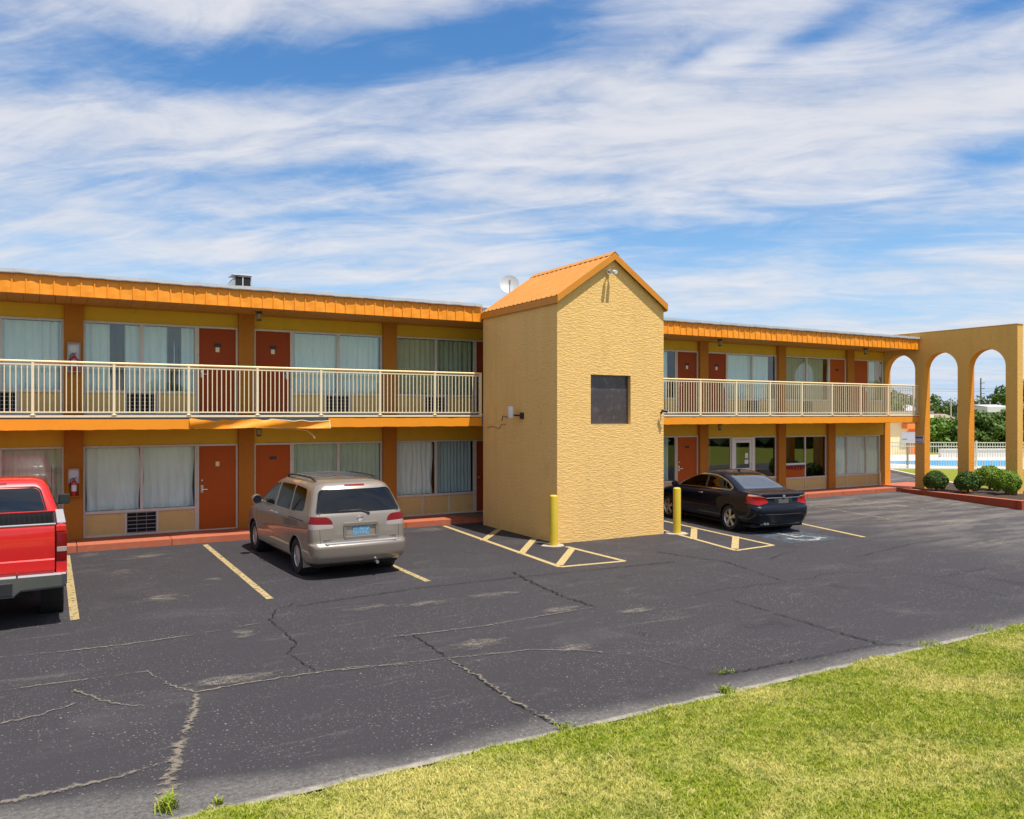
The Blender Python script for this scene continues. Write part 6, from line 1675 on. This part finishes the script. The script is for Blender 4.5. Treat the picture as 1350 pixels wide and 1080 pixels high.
# ------------------------------------------------------------------ lawn
def lawn_z(x, y): 
    d = 6.36 - y
    return .015 + .05 * min(1, max(0, d) / .35) + .055 * max(0, min(d - .3, 8, (22 - d) * .6)) + .012 * math.sin(x * 1.7) * math.sin(y * 2.1)
def lawn_mat(name, base):
    m, t, b = new_mat(name); geo = t.add('ShaderNodeNewGeometry'); rnd = geo.outputs['Random Per Island'] if not base else None
    v = t.coords()
    big = t.noise(v, .55, 5, .65, .4); mid = t.noise(t.coords((1, 1.5, 1)), 2.6, 5, .65, .3)
    g_ = t.mix(mid, (.175, .265, .004), (.40, .43, .016))
    dry = (.70, .60, .20)
    c = t.mix(t.maprange(big, .42, .64, 0, .8, smooth=True), g_, dry)
    mot = t.noise(v, 11, 4, .7)
    c = t.mix(t.maprange(mot, .50, .68, 0, .65), c, dry); c = t.mix(t.maprange(mot, .50, .34, 0, .75), c, (.10, .16, .008))
    dk_ = t.noise(v, 1.5, 5, .65)
    c = t.mix(t.maprange(dk_, .54, .70, 0, .65), c, (.11, .175, .008))
    if not base:
        r2 = t.maprange(rnd, .70, 1.0, 0, .75); c = t.mix(r2, c, (.58, .50, .22)); c = t.mix(t.maprange(rnd, 0, .30, .5, 0), c, (.10, .17, .01))
    else: c = t.mix(.55, c, (.095, .105, .014))
    t.link(c, b.inputs['Base Color']); b.inputs['Roughness'].default_value = .65; b.inputs['Specular IOR Level'].default_value = .25
    if not base:
        tr = t.add('ShaderNodeBsdfTranslucent'); t.link(c, tr.inputs[0]); mx = t.add('ShaderNodeMixShader'); mx.inputs[0].default_value = .3
        out = t.n['Material Output']; t.link(b.outputs[0], mx.inputs[1]); t.link(tr.outputs[0], mx.inputs[2]); t.link(mx.outputs[0], out.inputs[0])
    return m
MT['blade'] = lawn_mat('grass_blades', False); MT['turf'] = lawn_mat('turf_soil', True)
def edge_y(x): return 6.36 + .035 * math.sin(x * 2.3) + .03 * math.sin(x * 5.9 + 1) + .02 * math.sin(x * 13)
lb = MB()
lb.grid(lambda u, v: (lambda x: (lambda y: (x, y, lawn_z(x, y) - .012))(edge_y(x) - (edge_y(x) + 16) * v))(-14 + 44 * u), 220, 80)
ls = lb.build('lawn', 'turf', fix=False, smooth=True)
if ls.data.polygons[0].normal.z < 0: ls.data.flip_normals()
structure(ls)
rs = np.random.RandomState(4)
def blades(n, x0, x1, y0, y1, hmin, hmax, wd, name, inner=True):
    x = rs.uniform(x0, x1, n); y = y0 + (y1 - y0) * rs.uniform(0, 1, n)
    ey = 6.36 + .035 * np.sin(x * 2.3) + .03 * np.sin(x * 5.9 + 1) + .02 * np.sin(x * 13) + rs.normal(0, .022, n)
    k = y < ey; x, y = x[k], y[k]
    # keep what the lot side of the lawn shows
    D = x * .4955 + y * .8686; r_ = x * .8686 - y * .4955
    k = (D > 1.2) & (np.abs(r_) < D * .72 + .6)
    if not inner: k = ~k
    x, y = x[k], y[k]; n = len(x)
    d = 6.36 - y; z = .015 + .05 * np.minimum(1, np.maximum(0, d) / .35) + .055 * np.maximum(0, d - .3) + .012 * np.sin(x * 1.7) * np.sin(y * 2.1) - .012
    cl = .75 + .5 * (np.sin(x * 3.1 + np.sin(y * 2.7) * 2) * np.sin(y * 4.3 + x) * .5 + .5)
    h_ = rs.uniform(hmin, hmax, n) * cl; a = rs.uniform(0, 6.283, n); lean = rs.uniform(.2, 1.7, n) * h_; la = rs.uniform(0, 6.283, n)
    wx, wy = np.cos(a) * wd * .5, np.sin(a) * wd * .5; lx, ly = np.cos(la) * lean, np.sin(la) * lean
    V = np.empty((n, 5, 3), dtype=np.float32)
    V[:, 0] = np.stack([x - wx, y - wy, z], 1); V[:, 1] = np.stack([x + wx, y + wy, z], 1)
    V[:, 2] = np.stack([x + wx * .8 + lx * .4, y + wy * .8 + ly * .4, z + h_ * .6], 1); V[:, 3] = np.stack([x - wx * .8 + lx * .4, y - wy * .8 + ly * .4, z + h_ * .6], 1)
    V[:, 4] = np.stack([x + lx, y + ly, z + h_ * .92], 1)
    i = np.arange(n, dtype=np.int32)[:, None] * 5
    loops = np.concatenate([i, i + 1, i + 2, i + 3, i + 3, i + 2, i + 4], 1).ravel()
    st = np.stack([np.arange(n) * 7, np.arange(n) * 7 + 4], 1).ravel().astype(np.int32); tot = np.tile(np.array([4, 3], dtype=np.int32), n)
    me = bpy.data.meshes.new(name); me.vertices.add(n * 5); me.vertices.foreach_set('co', V.ravel()); me.loops.add(len(loops)); me.loops.foreach_set('vertex_index', loops)
    me.polygons.add(n * 2); me.polygons.foreach_set('loop_start', st); me.polygons.foreach_set('loop_total', tot); me.update(); me.validate()
    me.materials.append(MT['blade']); o = bpy.data.objects.new(name, me); C.objects.link(o); o['kind'] = 'stuff'; return o
blades(420000, .0, 14.5, .8, 6.5, .014, .036, .0085, 'grass')
blades(300000, -9, 22, -3.5, 6.5, .014, .036, .013, 'grass', False)
# weeds in the cracks along the edge
rwd = random.Random(8)
MT['weed'] = leaf_mat('weed_leaves', (.17, .26, .02), (.38, .42, .05), (.25, .32, .03))
def weed(px, py, n, h_, sp, label):
    p = Vector(GP(px, py)); o = thing('weed', label, 'weed', (p.x, p.y, 0), group='weeds in the asphalt cracks')
    b = MB()
    for k in range(n):
        a = rwd.uniform(0, 6.283); l = rwd.uniform(.4, 1); bx, by = p.x + rwd.gauss(0, sp), p.y + rwd.gauss(0, sp); hh = h_ * l; dx_, dy_ = math.cos(a) * hh * .6, math.sin(a) * hh * .6; w_ = .006
        b.v += [(bx - w_ * math.sin(a), by + w_ * math.cos(a), 0), (bx + w_ * math.sin(a), by - w_ * math.cos(a), 0), (bx + dx_ * .5 + w_ * math.sin(a), by + dy_ * .5 - w_ * math.cos(a), hh * .7), (bx + dx_ * .5 - w_ * math.sin(a), by + dy_ * .5 + w_ * math.cos(a), hh * .7), (bx + dx_, by + dy_, hh * .8)]
        i = len(b.v) - 5; b.f += [(i, i + 1, i + 2, i + 3), (i + 3, i + 2, i + 4)]; b.m += [0, 0]
    b.build('leaves', 'weed', o, fix=False)
weed(221, 1068, 70, .15, .035, 'tall green weed growing from the wide sandy crack')
weed(288, 1060, 22, .08, .02, 'thin weed on the pale asphalt edge beside the lawn corner')
weed(956, 913, 45, .11, .035, 'pale weed at the end of a dark crack beside the lawn')
weed(744, 960, 50, .07, .05, 'low weed where the long diagonal crack meets the lawn')
weed(1230, 852, 60, .07, .08, 'yellow green weed tuft at the lawn edge')
weed(954, 888, 40, .05, .06, 'flat dry weed tuft on the crack just inside the lawn edge')
weed(1310, 833, 70, .06, .12, 'flat yellow weed patch on the lot by the far lawn corner')
